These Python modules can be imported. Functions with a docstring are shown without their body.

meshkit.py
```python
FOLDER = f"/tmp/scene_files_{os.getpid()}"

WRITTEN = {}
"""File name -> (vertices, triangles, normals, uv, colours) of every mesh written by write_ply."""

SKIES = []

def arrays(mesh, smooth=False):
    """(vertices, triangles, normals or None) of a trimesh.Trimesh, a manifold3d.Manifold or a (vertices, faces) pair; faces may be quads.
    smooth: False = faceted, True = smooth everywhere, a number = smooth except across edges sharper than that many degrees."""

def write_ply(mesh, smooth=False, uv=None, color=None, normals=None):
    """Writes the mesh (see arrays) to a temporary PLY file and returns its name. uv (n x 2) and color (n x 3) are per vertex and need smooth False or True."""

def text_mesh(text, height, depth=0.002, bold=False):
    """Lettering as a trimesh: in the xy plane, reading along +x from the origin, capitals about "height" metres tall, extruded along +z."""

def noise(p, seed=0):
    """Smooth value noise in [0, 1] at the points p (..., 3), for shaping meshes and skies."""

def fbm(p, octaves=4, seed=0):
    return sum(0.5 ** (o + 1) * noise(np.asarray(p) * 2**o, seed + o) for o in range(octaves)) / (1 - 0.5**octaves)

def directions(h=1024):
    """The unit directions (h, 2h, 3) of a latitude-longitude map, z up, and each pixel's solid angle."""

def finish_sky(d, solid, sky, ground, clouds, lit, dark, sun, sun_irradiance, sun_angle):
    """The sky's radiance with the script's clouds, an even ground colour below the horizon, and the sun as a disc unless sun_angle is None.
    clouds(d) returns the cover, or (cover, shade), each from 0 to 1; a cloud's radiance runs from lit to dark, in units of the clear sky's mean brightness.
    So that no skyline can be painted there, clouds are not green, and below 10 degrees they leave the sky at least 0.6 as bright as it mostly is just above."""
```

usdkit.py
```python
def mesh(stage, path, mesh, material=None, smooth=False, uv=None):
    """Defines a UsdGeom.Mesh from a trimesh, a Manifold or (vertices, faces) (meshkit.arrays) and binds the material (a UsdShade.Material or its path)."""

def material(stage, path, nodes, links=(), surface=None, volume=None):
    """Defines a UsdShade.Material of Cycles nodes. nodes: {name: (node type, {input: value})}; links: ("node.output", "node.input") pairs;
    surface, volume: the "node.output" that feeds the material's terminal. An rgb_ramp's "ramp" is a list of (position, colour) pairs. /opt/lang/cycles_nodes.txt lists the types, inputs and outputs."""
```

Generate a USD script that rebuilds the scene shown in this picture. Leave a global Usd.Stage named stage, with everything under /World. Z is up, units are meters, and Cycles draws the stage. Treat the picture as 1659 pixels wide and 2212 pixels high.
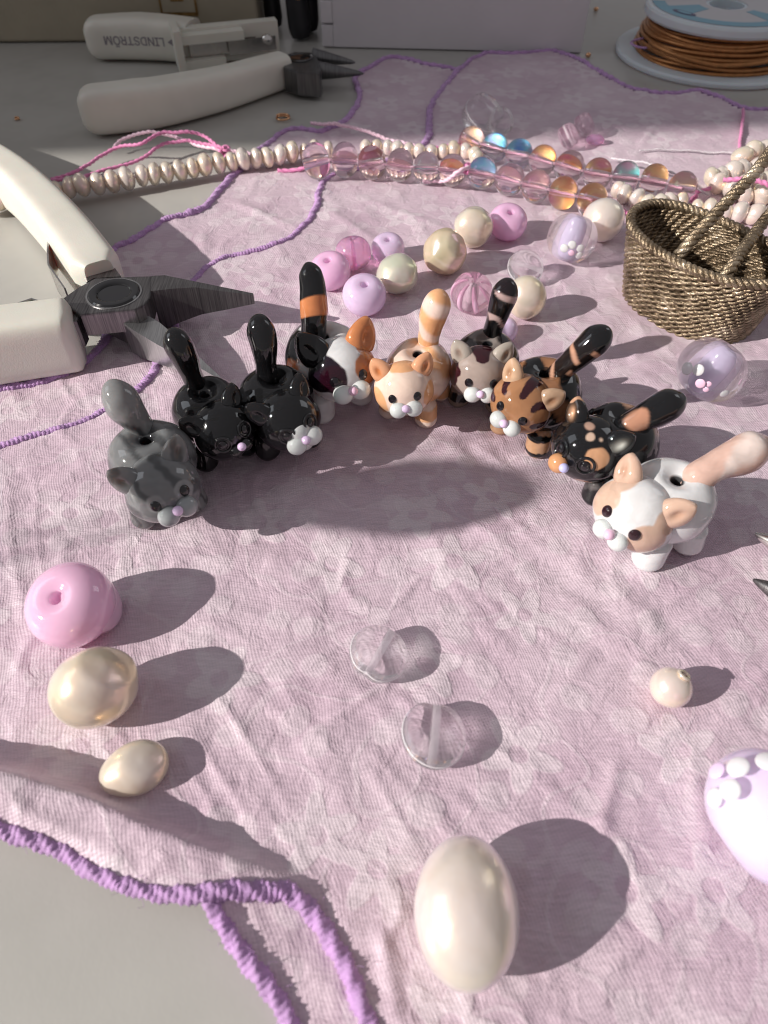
import math
import numpy as np
import trimesh
import usdkit
import meshkit
from meshkit import noise, fbm
from pxr import Usd, UsdGeom, UsdLux, UsdShade, Gf, Sdf, Vt
from shapely.geometry import Polygon
import shapely

stage = Usd.Stage.CreateInMemory()
UsdGeom.SetStageUpAxis(stage, 'Z')
UsdGeom.SetStageMetersPerUnit(stage, 1.0)
world = UsdGeom.Xform.Define(stage, '/World')
UsdGeom.Scope.Define(stage, '/World/Looks')
S = 0.01                      # everything below is thought in centimetres and written in metres
rng = np.random.default_rng(7)

# ------------------------------------------------------------------ camera
CAM_H, TILT, FPX = 9.0, math.radians(49), 1560.0
CAMP = np.array([0, 0, CAM_H])
FW = np.array([0, math.cos(TILT), -math.sin(TILT)])
RT = np.array([1.0, 0, 0])
UP = np.array([0, math.sin(TILT), math.cos(TILT)])
cam = UsdGeom.Camera.Define(stage, '/World/camera')
cam.AddTranslateOp().Set(Gf.Vec3d(0, 0, CAM_H * S))
cam.AddRotateXOp().Set(90 - 49.0)
FOCAL = 26.0
cam.CreateFocalLengthAttr(FOCAL)
cam.CreateHorizontalApertureAttr(FOCAL * 1659 / FPX)
cam.CreateVerticalApertureAttr(FOCAL * 2212 / FPX)
cam.CreateClippingRangeAttr(Gf.Vec2f(0.005, 50))
cam.CreateFStopAttr(FOCAL / 0.75)          # lens opening of 0.75 mm
cam.CreateFocusDistanceAttr(0.128)
cam.CreateExposureAttr(0.0)

# ------------------------------------------------------------------ light
SUN_EL, SUN_AZ = math.radians(29), math.atan2(-0.36, -1.0)
SUN = np.array([math.cos(SUN_EL) * math.cos(SUN_AZ), math.cos(SUN_EL) * math.sin(SUN_AZ), math.sin(SUN_EL)])


def aim(x, direction):
    """rotation that turns -z into direction"""
    z = -np.asarray(direction, float) / np.linalg.norm(direction)
    h = np.array([0, 0, 1.0]) if abs(z[2]) < .99 else np.array([0, 1.0, 0])
    a = np.cross(h, z); a /= np.linalg.norm(a)
    b = np.cross(z, a)
    m = Gf.Matrix4d(*a, 0, *b, 0, *z, 0, 0, 0, 0, 1)
    m.SetTranslateOnly(Gf.Vec3d(*[float(c) for c in x]))
    return m


sun = UsdLux.DiskLight.Define(stage, '/World/sun_lamp')
sun.CreateRadiusAttr(0.016)
sun.CreateNormalizeAttr(True)
sun.CreateIntensityAttr(67.0)
sun.CreateColorAttr(Gf.Vec3f(1.0, 0.95, 0.885))
sun.AddTransformOp().Set(aim(SUN * 3.5 + np.array([0, .1, 0]), -SUN))
win = UsdLux.RectLight.Define(stage, '/World/window_lamp')
win.CreateWidthAttr(0.55); win.CreateHeightAttr(0.7)
win.CreateNormalizeAttr(False)
win.CreateIntensityAttr(1.7)
win.CreateColorAttr(Gf.Vec3f(0.86, 0.92, 1.0))
WP = np.array([-1.25, 0.25, 0.85])
win.AddTransformOp().Set(aim(WP, np.array([0.02, 0.12, 0]) - WP))
win2 = UsdLux.RectLight.Define(stage, '/World/added_rim_lamp')  # added lamp without a known source, brightens the right-hand rims of beads
win2.CreateWidthAttr(0.28); win2.CreateHeightAttr(0.45)
win2.CreateIntensityAttr(1.5)
win2.CreateColorAttr(Gf.Vec3f(0.92, 0.95, 1.0))
WP2 = np.array([0.85, 0.62, 0.62])
win2.AddTransformOp().Set(aim(WP2, np.array([0.0, 0.1, 0]) - WP2))
dome = UsdLux.DomeLight.Define(stage, '/World/room_light')
dome.CreateIntensityAttr(0.085)
dome.CreateColorAttr(Gf.Vec3f(1.0, 0.96, 1.0))


def at(u, v, z=0.0):
    """the point at height z (cm) seen at (u, v) of a 1659 x 2212 view"""
    d = FW + RT * (u - 829.5) / FPX - UP * (v - 1106) / FPX
    return CAMP + d * ((z - CAM_H) / d[2])


def depth(p):
    return (np.asarray(p) - CAMP) @ FW


# ------------------------------------------------------------------ helpers
used = {}


def numbered(parent, name):
    k = (parent, name)
    used[k] = used.get(k, 0) + 1
    return name if used[k] == 1 else f'{name}_{used[k]-1:03d}'


def keys(prim, label=None, cat=None, group=None, kind=None):
    for k, v in (('label', label), ('category', cat), ('group', group), ('kind', kind)):
        if v:
            prim.SetCustomDataByKey(k, v)


def thing(name, label, cat, loc=(0, 0, 0), group=None, rot=None):
    n = numbered('/World', name)
    x = UsdGeom.Xform.Define(stage, '/World/' + n)
    x.AddTranslateOp().Set(Gf.Vec3d(*[float(c) * S for c in loc]))
    if rot is not None:
        x.AddRotateZOp().Set(float(math.degrees(rot)))
    keys(x.GetPrim(), label, cat, group)
    return '/World/' + n


def obj(name, mesh, mat, parent='/World', smooth=True, col=None, label=None, cat=None, group=None, kind=None):
    n = numbered(parent, name)
    if isinstance(mesh, trimesh.Trimesh):
        v, f = np.asarray(mesh.vertices, float), np.asarray(mesh.faces)
    else:
        v, f = mesh
        f = np.asarray(f)
        if f.shape[1] == 4:
            f = np.vstack([f[:, [0, 1, 2]], f[:, [0, 2, 3]]])
    v = np.asarray(v, float)
    a_, b_, c_ = v[f[:, 0]] - v[0], v[f[:, 1]] - v[0], v[f[:, 2]] - v[0]
    if (a_ * np.cross(b_, c_)).sum() < 0 and name not in ('upper_layer', 'lower_layer'):
        f = f[:, ::-1].copy()
    m = usdkit.mesh(stage, f'{parent}/{n}', (np.asarray(v) * S, f), MATS[mat] if isinstance(mat, str) else mat, smooth=smooth)
    if col is not None:
        UsdGeom.PrimvarsAPI(m).CreatePrimvar('col', Sdf.ValueTypeNames.Color3fArray, 'vertex').Set(Vt.Vec3fArray.FromNumpy(np.asarray(col, np.float32)))
    m.CreateDoubleSidedAttr(True)
    keys(m.GetPrim(), label, cat, group, kind)
    return f'{parent}/{n}'


def rotz(a):
    c, s = math.cos(a), math.sin(a)
    return np.array([[c, -s, 0], [s, c, 0], [0, 0, 1.0]])


def frame(zdir, xhint=(1, 0, 0)):
    z = np.asarray(zdir, float); z = z / np.linalg.norm(z)
    x = np.asarray(xhint, float); x = x - z * (x @ z)
    if np.linalg.norm(x) < 1e-5:
        x = np.array([0, 1.0, 0]) - z * z[1]
    x /= np.linalg.norm(x)
    return np.stack([x, np.cross(z, x), z], 1)      # columns


def spline(pts, n):
    p = np.asarray(pts, float)
    if len(p) == 2:
        t = np.linspace(0, 1, n)[:, None]
        return p[0] * (1 - t) + p[1] * t
    from scipy.interpolate import PchipInterpolator, CubicSpline
    d = np.r_[0, np.cumsum(np.maximum(np.linalg.norm(np.diff(p, axis=0), axis=1), 1e-6) ** .75)]
    d /= d[-1]
    return CubicSpline(d, p)(np.linspace(0, 1, n))


def resample(p, step):
    s = np.r_[0, np.cumsum(np.linalg.norm(np.diff(p, axis=0), axis=1))]
    n = max(int(s[-1] / step) + 1, 4)
    q = np.linspace(0, s[-1], n)
    return np.stack([np.interp(q, s, p[:, k]) for k in range(3)], 1), q


def frames_along(p):
    t = np.gradient(p, axis=0)
    t /= np.linalg.norm(t, axis=1, keepdims=True) + 1e-12
    n = np.zeros_like(p)
    h = np.array([0, 0, 1.0]) if abs(t[0, 2]) < .9 else np.array([1.0, 0, 0])
    n[0] = h - t[0] * (h @ t[0]); n[0] /= np.linalg.norm(n[0])
    for i in range(1, len(p)):
        n[i] = n[i - 1] - t[i] * (n[i - 1] @ t[i]); n[i] /= np.linalg.norm(n[i]) + 1e-12
    return t, n, np.cross(t, n)


def skin(rings, closed=False, caps=True):
    """rings (n, m, 3) -> mesh"""
    n, m, _ = rings.shape
    v = rings.reshape(-1, 3)
    i, j = np.meshgrid(np.arange(n if closed else n - 1), np.arange(m), indexing='ij')
    a = i * m + j; b = i * m + (j + 1) % m
    c = ((i + 1) % n) * m + (j + 1) % m; d = ((i + 1) % n) * m + j
    f = np.concatenate([np.stack([a, b, c], -1).reshape(-1, 3), np.stack([a, c, d], -1).reshape(-1, 3)])
    if caps and not closed:
        v = np.vstack([v, rings[0].mean(0), rings[-1].mean(0)])
        k = np.arange(m)
        f = np.vstack([f, np.stack([(k + 1) % m, k, np.full(m, n * m)], 1), np.stack([(n - 1) * m + k, (n - 1) * m + (k + 1) % m, np.full(m, n * m + 1)], 1)])
    return v, f


def tube(p, r, m=10, lobes=0, amp=.0, pitch=.2, closed=False, round_ends=False, phase=0.):
    p = np.asarray(p, float)
    t, n, b = frames_along(p)
    s = np.r_[0, np.cumsum(np.linalg.norm(np.diff(p, axis=0), axis=1))]
    r = np.broadcast_to(np.asarray(r, float), (len(p),))
    a = np.arange(m) / m * 2 * np.pi
    rr = np.repeat(r[:, None], m, 1)
    if lobes:
        rr = rr * (1 + amp * np.cos(lobes * a[None] - 2 * np.pi * s[:, None] / pitch * 1.0 + phase))
    ring = p[:, None] + rr[..., None] * (np.cos(a)[None, :, None] * n[:, None] + np.sin(a)[None, :, None] * b[:, None])
    return skin(ring, closed)


def merge(*ms):
    vs, fs, k = [], [], 0
    for v, f in ms:
        f = np.asarray(f)
        if f.shape[1] == 4:
            f = np.vstack([f[:, [0, 1, 2]], f[:, [0, 2, 3]]])
        vs.append(v); fs.append(f + k); k += len(v)
    return np.vstack(vs), np.vstack(fs)


def tm(m):
    return np.asarray(m.vertices, float), np.asarray(m.faces)


_ico = {}


def ball(sub=3):
    if sub not in _ico:
        _ico[sub] = tm(trimesh.creation.icosphere(sub))
    return _ico[sub][0].copy(), _ico[sub][1]


def ellipsoid(r, c=(0, 0, 0), R=None, sub=3):
    v, f = ball(sub)
    v = v * np.asarray(r)
    if R is not None:
        v = v @ np.asarray(R).T
    return v + np.asarray(c), f


def lathe(prof, m=48):
    """prof: closed loop (r, z) -> torus-like body round z"""
    prof = np.asarray(prof, float)
    a = np.arange(m) / m * 2 * np.pi
    ring = np.stack([prof[None, :, 0] * np.cos(a)[:, None], prof[None, :, 0] * np.sin(a)[:, None], np.broadcast_to(prof[None, :, 1], (m, len(prof)))], -1)
    return skin(ring, closed=True)


def bead_profile(R, hz, hole, n=40, p=2.0, dimple=0.25):
    """outside of a bead of radius R, half height hz with a hole along z"""
    t = np.linspace(-np.pi / 2, np.pi / 2, n)
    r = R * np.abs(np.cos(t)) ** (2 / p)
    z = hz * np.sign(np.sin(t)) * np.abs(np.sin(t)) ** (2 / p)
    r0 = hole * 1.0
    fall = np.exp(-((r - r0) / (R * .22)) ** 2)
    z = z * (1 - dimple * fall)
    keep = r > r0
    r, z = r[keep], z[keep]
    rim = np.linspace(z[-1] * .93, -z[-1] * .93, 8)
    return np.vstack([np.stack([r, z], 1), np.stack([np.full(8, r0), rim], 1)])


def put(m, R=None, c=(0, 0, 0)):
    v, f = m
    if R is not None:
        v = v @ np.asarray(R).T
    return v + np.asarray(c), f


def extrude(poly, z0, z1):
    if not isinstance(poly, Polygon):
        poly = Polygon(poly)
    m = trimesh.creation.extrude_polygon(poly.buffer(0), z1 - z0, engine='earcut')
    v, f = tm(m)
    v[:, 2] += z0
    return v, f


def box(x0, x1, y0, y1, z0, z1, bev=0.0, seg=3):
    if bev <= 0:
        v, f = tm(trimesh.creation.box([x1 - x0, y1 - y0, z1 - z0]))
        return v + np.array([(x0 + x1) / 2, (y0 + y1) / 2, (z0 + z1) / 2]), f
    import manifold3d as m3
    s = m3.Manifold.sphere(bev, 16)
    pts = [s.translate([x, y, z]) for x in (x0 + bev, x1 - bev) for y in (y0 + bev, y1 - bev) for z in (z0 + bev, z1 - bev)]
    h = m3.Manifold.batch_hull(pts).to_mesh()
    return np.asarray(h.vert_properties[:, :3], float), np.asarray(h.tri_verts)


def sweep_bar(path, w, z0, z1, rnd=.3, m=32, power=4.0, lean=0.0):
    """a bar lying along a ground path (n,2): superellipse section of width w and from z0 to z1"""
    path = np.asarray(path, float)
    t = np.gradient(path, axis=0); t /= np.linalg.norm(t, axis=1, keepdims=True)
    nrm = np.stack([-t[:, 1], t[:, 0]], 1)
    n = len(path)
    w, z0, z1 = (np.broadcast_to(np.asarray(q, float), (n,)) for q in (w, z0, z1))
    a = (np.arange(m) + .5) / m * 2 * np.pi
    cx = np.sign(np.cos(a)) * np.abs(np.cos(a)) ** (2 / power)
    cz = np.sign(np.sin(a)) * np.abs(np.sin(a)) ** (2 / power)
    off = cx[None] * w[:, None] / 2 + lean * cz[None] * (z1 - z0)[:, None] / 2
    xy = path[:, None] + off[..., None] * nrm[:, None]
    z = ((z0 + z1) / 2)[:, None] + cz[None] * ((z1 - z0) / 2)[:, None]
    return skin(np.concatenate([xy, z[..., None]], -1))


# ------------------------------------------------------------------ materials
MATS = {}


def mat(name, nodes, links, surface):
    MATS[name] = usdkit.material(stage, '/World/Looks/' + name, nodes, links, surface=surface)
    return MATS[name]


def plain(name, color, rough=.4, var=.0, scale=3.0, bump=0.0, bscale=20.0, detail=3, **kw):
    """principled surface with a little uneven tone and fine relief; scales are per centimetre"""
    nodes = {'tc': ('texture_coordinate', {}), 'sc': ('vector_math', {'math_type': 'scale', 'scale': 100.0}),
             'p': ('principled_bsdf', {'base_color': color, 'roughness': rough, **kw})}
    links = [('tc.object', 'sc.vector1')]
    if var:
        c = np.asarray(color)
        nodes['n'] = ('noise_texture', {'scale': scale, 'detail': float(detail), 'roughness': .6})
        nodes['r'] = ('rgb_ramp', {'ramp': [(.3, tuple(c * (1 - var))), (.7, tuple(np.minimum(c * (1 + var), 1)))]})
        links += [('sc.vector', 'n.vector'), ('n.fac', 'r.fac'), ('r.color', 'p.base_color')]
        nodes['rr'] = ('map_range', {'from_min': .2, 'from_max': .8, 'to_min': rough * .8, 'to_max': min(1, rough * 1.25)})
        links += [('n.fac', 'rr.value'), ('rr.result', 'p.roughness')]
    if bump:
        nodes['bn'] = ('noise_texture', {'scale': bscale, 'detail': 3.0})
        nodes['bu'] = ('bump', {'strength': bump, 'distance': 0.0003})
        links += [('sc.vector', 'bn.vector'), ('bn.fac', 'bu.height'), ('bu.normal', 'p.normal')]
    return mat(name, nodes, links, 'p.BSDF')


plain('table_white', (.40, .39, .365), .34, .03, .6, .05, 14)
plain('shade_panel_paint', (.7, .69, .66), .8, .03, .2)
plain('hem_purple', (.46, .26, .52), .55, .18, 5, .5, 60, sheen_weight=.3)
plain('handle_ivory', (.66, .64, .575), .42, .035, 1.2, .10, 34, subsurface_weight=.1, subsurface_scale=.001)
plain('shade_leaf_green', (.06, .14, .05), .4, .2, 1)
plain('leaf_steel', (.62, .60, .58), .22, .06, 2, metallic=1.0)
plain('black_plastic', (.008, .008, .009), .12, coat_weight=.4)
plain('black_rubber', (.012, .012, .015), .4, .1, 3)
plain('print_grey', (.24, .22, .24), .6)
plain('cream_box', (.34, .30, .225), .6, .07, .7, .3, 10)
plain('white_box', (.60, .575, .60), .62, .03, .5, .4, 6)
plain('brass', (.55, .36, .16), .28, .1, 3, metallic=1.0)
plain('brass_dark', (.05, .035, .02), .5)
plain('gold', (.72, .42, .24), .2, metallic=1.0)
plain('spool_plastic', (.62, .64, .68), .45, .02, 1, subsurface_weight=.2, subsurface_scale=.002)
plain('copper_wire', (.42, .19, .07), .36, .15, 5, metallic=.6)
plain('label_blue', (.16, .34, .44), .45, .05, 2)
plain('label_paper', (.50, .49, .51), .5, .04, 3)
plain('label_ink', (.09, .08, .15), .5)
plain('pink_cord', (.66, .21, .42), .6, .15, 10, sheen_weight=.3)
plain('pale_cord', (.82, .56, .68), .4, .1, 10, sheen_weight=.3)
plain('silver_cord', (.58, .53, .57), .35, .1, 10, sheen_weight=.3)
SSS = dict(subsurface_weight=.35, subsurface_scale=.0022, subsurface_radius=(1, .6, .7))
plain('glass_pink', (.74, .40, .62), .07, .03, 1.5, **SSS, coat_weight=.5)
plain('glass_rose', (.74, .42, .60), .07, .04, 1.5, **SSS, coat_weight=.5)
plain('glass_lilac', (.62, .45, .66), .07, .03, 1.5, **SSS, coat_weight=.5)
plain('glass_violet', (.68, .56, .80), .08, .03, 1.5, **SSS, coat_weight=.5)
plain('glass_white', (.80, .79, .80), .07, .02, 2, **SSS, coat_weight=.5)
plain('nose_lilac', (.74, .56, .80), .07, .02, 3, coat_weight=.5)
plain('nose_pink', (.80, .52, .68), .07, .02, 3, coat_weight=.5)
plain('nose_blue', (.50, .50, .82), .07, .02, 3, coat_weight=.5)
plain('eye_black', (.006, .004, .006), .04, coat_weight=.6)
plain('eye_wine', (.022, .006, .010), .04, coat_weight=.6)
plain('muzzle_tan', (.55, .27, .13), .08, .1, 4, coat_weight=.5)
plain('muzzle_grey', (.30, .32, .33), .06, .08, 4, coat_weight=.6)
plain('muzzle_black', (.006, .006, .007), .05, coat_weight=.6)
def clear(name, color, rough, ior, through, tint, film=0., film_ior=1.33):
    mat(name, {'p': ('principled_bsdf', {'base_color': color, 'roughness': rough, 'transmission_weight': 1.0, 'ior': ior, 'thin_film_thickness': film, 'thin_film_ior': film_ior}),
               't': ('transparent_bsdf', {'color': tint}), 'm': ('mix_closure', {'fac': through})}, [('p.BSDF', 'm.closure1'), ('t.BSDF', 'm.closure2')], 'm.closure')


clear('clear_glass', (.99, .985, .99), .012, 1.5, .24, (.97, .96, .97))
mat('light_edge_white', {'p': ('principled_bsdf', {'base_color': (.93, .91, .93), 'roughness': .12, 'coat_weight': .6}), 't': ('transparent_bsdf', {'color': (1, .98, 1)}), 'm': ('mix_closure', {'fac': .45})}, [('p.BSDF', 'm.closure1'), ('t.BSDF', 'm.closure2')], 'm.closure')  # whitish ring colour standing in for sunlight gathered at bead edges
mat('drill_frost', {'p': ('principled_bsdf', {'base_color': (.86, .82, .85), 'roughness': .3}), 't': ('transparent_bsdf', {'color': (1, .98, 1)}), 'm': ('mix_closure', {'fac': .68})}, [('p.BSDF', 'm.closure1'), ('t.BSDF', 'm.closure2')], 'm.closure')
mat('rose_glass', {'p': ('principled_bsdf', {'base_color': (.95, .52, .76), 'roughness': .12, 'transmission_weight': .8, 'ior': 1.4, 'subsurface_weight': .4, 'subsurface_scale': .004})}, [], 'p.BSDF')
clear('shell_glass', (.99, .985, .995), .012, 1.5, .45, (.985, .975, .99))
clear('faint_pink_glass', (.97, .84, .90), .02, 1.47, .34, (.97, .84, .90), 380., 1.45)
for k, (c, th) in enumerate([((.985, .86, .92), 320.), ((.985, .84, .88), 480.), ((.98, .88, .93), 560.)]):
    clear(f'aura_glass_{"abc"[k]}', c, .015, 1.5, .10, tuple(.5 + .5 * q for q in c), th, 1.7)


def foil(name, c0, c1, c2, alpha):
    """dichroic sheet inside the beads: a see-through mirror in a few hues"""
    mat(name, {'tc': ('texture_coordinate', {}), 'n': ('noise_texture', {'scale': 330.0, 'detail': 1.0}),
               'r': ('rgb_ramp', {'ramp': [(.3, c0), (.5, c1), (.7, c2)]}),
               'g': ('principled_bsdf', {'metallic': 1.0, 'roughness': .28}), 't': ('transparent_bsdf', {'color': (1, .93, .95)}),
               'm': ('mix_closure', {'fac': alpha})},
        [('tc.object', 'n.vector'), ('n.fac', 'r.fac'), ('r.color', 'g.base_color'), ('t.BSDF', 'm.closure1'), ('g.BSDF', 'm.closure2')], 'm.closure')


foil('foil_blue', (.12, .35, .98), (.25, .80, .98), (.65, .55, .98), .72)
foil('foil_teal', (.10, .75, .85), (.40, .92, .85), (.90, .60, .80), .68)
foil('foil_orange', (.98, .40, .10), (.99, .72, .30), (.96, .35, .40), .62)
foil('foil_rose', (.95, .62, .60), (.95, .74, .66), (.95, .65, .80), .34)
foil('foil_gold', (.85, .65, .30), (.80, .72, .55), (.92, .62, .66), .36)
FOILS = ['foil_blue', 'foil_teal', 'foil_orange', 'foil_rose', 'foil_gold']


def pearl(name, c, c2, film=380.):
    mat(name, {'tc': ('texture_coordinate', {}), 'sc': ('vector_math', {'math_type': 'scale', 'scale': 100.0}),
               'n': ('noise_texture', {'scale': 1.6, 'detail': 3.0, 'roughness': .5, 'distortion': .6}),
               'r': ('rgb_ramp', {'ramp': [(.32, c), (.68, c2)]}),
               'b': ('noise_texture', {'scale': 5.0, 'detail': 2.0}), 'bu': ('bump', {'strength': .10, 'distance': .0006}),
               'p': ('principled_bsdf', {'roughness': .25, 'specular_ior_level': .8, 'metallic': .36, 'subsurface_weight': .15, 'subsurface_scale': .0018, 'subsurface_radius': (1, .75, .6),
                                         'coat_weight': .55, 'coat_roughness': .09, 'thin_film_thickness': film, 'thin_film_ior': 1.5, 'sheen_weight': .15, 'sheen_roughness': .3, 'sheen_tint': (1, .82, .86)})},
        [('tc.object', 'sc.vector1'), ('sc.vector', 'n.vector'), ('sc.vector', 'b.vector'), ('n.fac', 'r.fac'), ('r.color', 'p.base_color'), ('b.fac', 'bu.height'), ('bu.normal', 'p.normal')], 'p.BSDF')


pearl('pearl_cream', (.78, .66, .53), (.84, .76, .68), 250.)
pearl('pearl_white', (.80, .70, .65), (.85, .77, .75), 230.)
pearl('pearl_champagne', (.68, .58, .38), (.80, .66, .48), 300.)
pearl('pearl_green', (.66, .68, .56), (.78, .70, .62), 420.)
pearl('pearl_blush', (.84, .70, .63), (.87, .77, .72), 240.)
pearl('pearl_ivory', (.80, .69, .56), (.85, .78, .70), 250.)


def steel(name, c0, c1, rot, rough):
    """brushed steel: grain runs across the tool"""
    mat(name, {'tc': ('texture_coordinate', {}), 'mp': ('mapping', {'rotation': (0, 0, rot), 'scale': (4200., 160., 120.)}),
               'n': ('noise_texture', {'scale': 1.0, 'detail': 3.0, 'roughness': .65}),
               'r': ('rgb_ramp', {'ramp': [(.3, c0), (.7, c1)]}),
               'bu': ('bump', {'strength': .25, 'distance': .0001}),
               'p': ('principled_bsdf', {'metallic': .9, 'roughness': rough})},
        [('tc.object', 'mp.vector'), ('mp.vector', 'n.vector'), ('n.fac', 'r.fac'), ('r.color', 'p.base_color'), ('n.fac', 'bu.height'), ('bu.normal', 'p.normal')], 'p.BSDF')


steel('steel_dark', (.10, .095, .10), (.26, .25, .25), .25, .36)
steel('steel_light', (.34, .34, .345), (.55, .55, .55), -.9, .3)
steel('steel_back', (.10, .10, .105), (.22, .22, .22), 0., .35)

# cat glass: the marks live in the glass itself and are stored per vertex
mat('cat_glass', {'a': ('attribute', {'attribute': 'col'}), 'tc': ('texture_coordinate', {}), 'n': ('noise_texture', {'scale': 420., 'detail': 3.0, 'distortion': .8}),
                  'mr': ('map_range', {'from_min': .25, 'from_max': .75, 'to_min': .86, 'to_max': 1.1}), 'mx': ('vector_math', {'math_type': 'scale'}),
                  'b': ('noise_texture', {'scale': 260., 'detail': 1.0}), 'bu': ('bump', {'strength': .2, 'distance': .0006}),
                  'p': ('principled_bsdf', {'roughness': .07, 'ior': 1.5, 'coat_weight': .25, 'coat_roughness': .025, 'subsurface_weight': .12, 'subsurface_scale': .0012, 'subsurface_radius': (1, .6, .45)})},
    [('a.color', 'mx.vector1'), ('tc.object', 'n.vector'), ('n.fac', 'mr.value'), ('mr.result', 'mx.scale'), ('mx.vector', 'p.base_color'), ('tc.object', 'b.vector'), ('b.fac', 'bu.height'), ('bu.normal', 'p.normal'), ('bu.normal', 'p.coat_normal')], 'p.BSDF')

# bronze of the basket
mat('bronze', {'tc': ('texture_coordinate', {}), 'n': ('noise_texture', {'scale': 1500., 'detail': 3.0, 'roughness': .7}), 'n2': ('noise_texture', {'scale': 250., 'detail': 2.0}),
               'r': ('rgb_ramp', {'ramp': [(.3, (.14, .10, .065)), (.55, (.33, .255, .175)), (.75, (.58, .49, .375))]}),
               'mr': ('map_range', {'from_min': .3, 'from_max': .7, 'to_min': .18, 'to_max': .42}),
               'bu': ('bump', {'strength': .9, 'distance': .0004}), 'p': ('principled_bsdf', {'metallic': .78})},
    [('tc.object', 'n.vector'), ('tc.object', 'n2.vector'), ('n2.fac', 'r.fac'), ('r.color', 'p.base_color'), ('n.fac', 'mr.value'), ('mr.result', 'p.roughness'), ('n.fac', 'bu.height'), ('bu.normal', 'p.normal')], 'p.BSDF')


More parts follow.
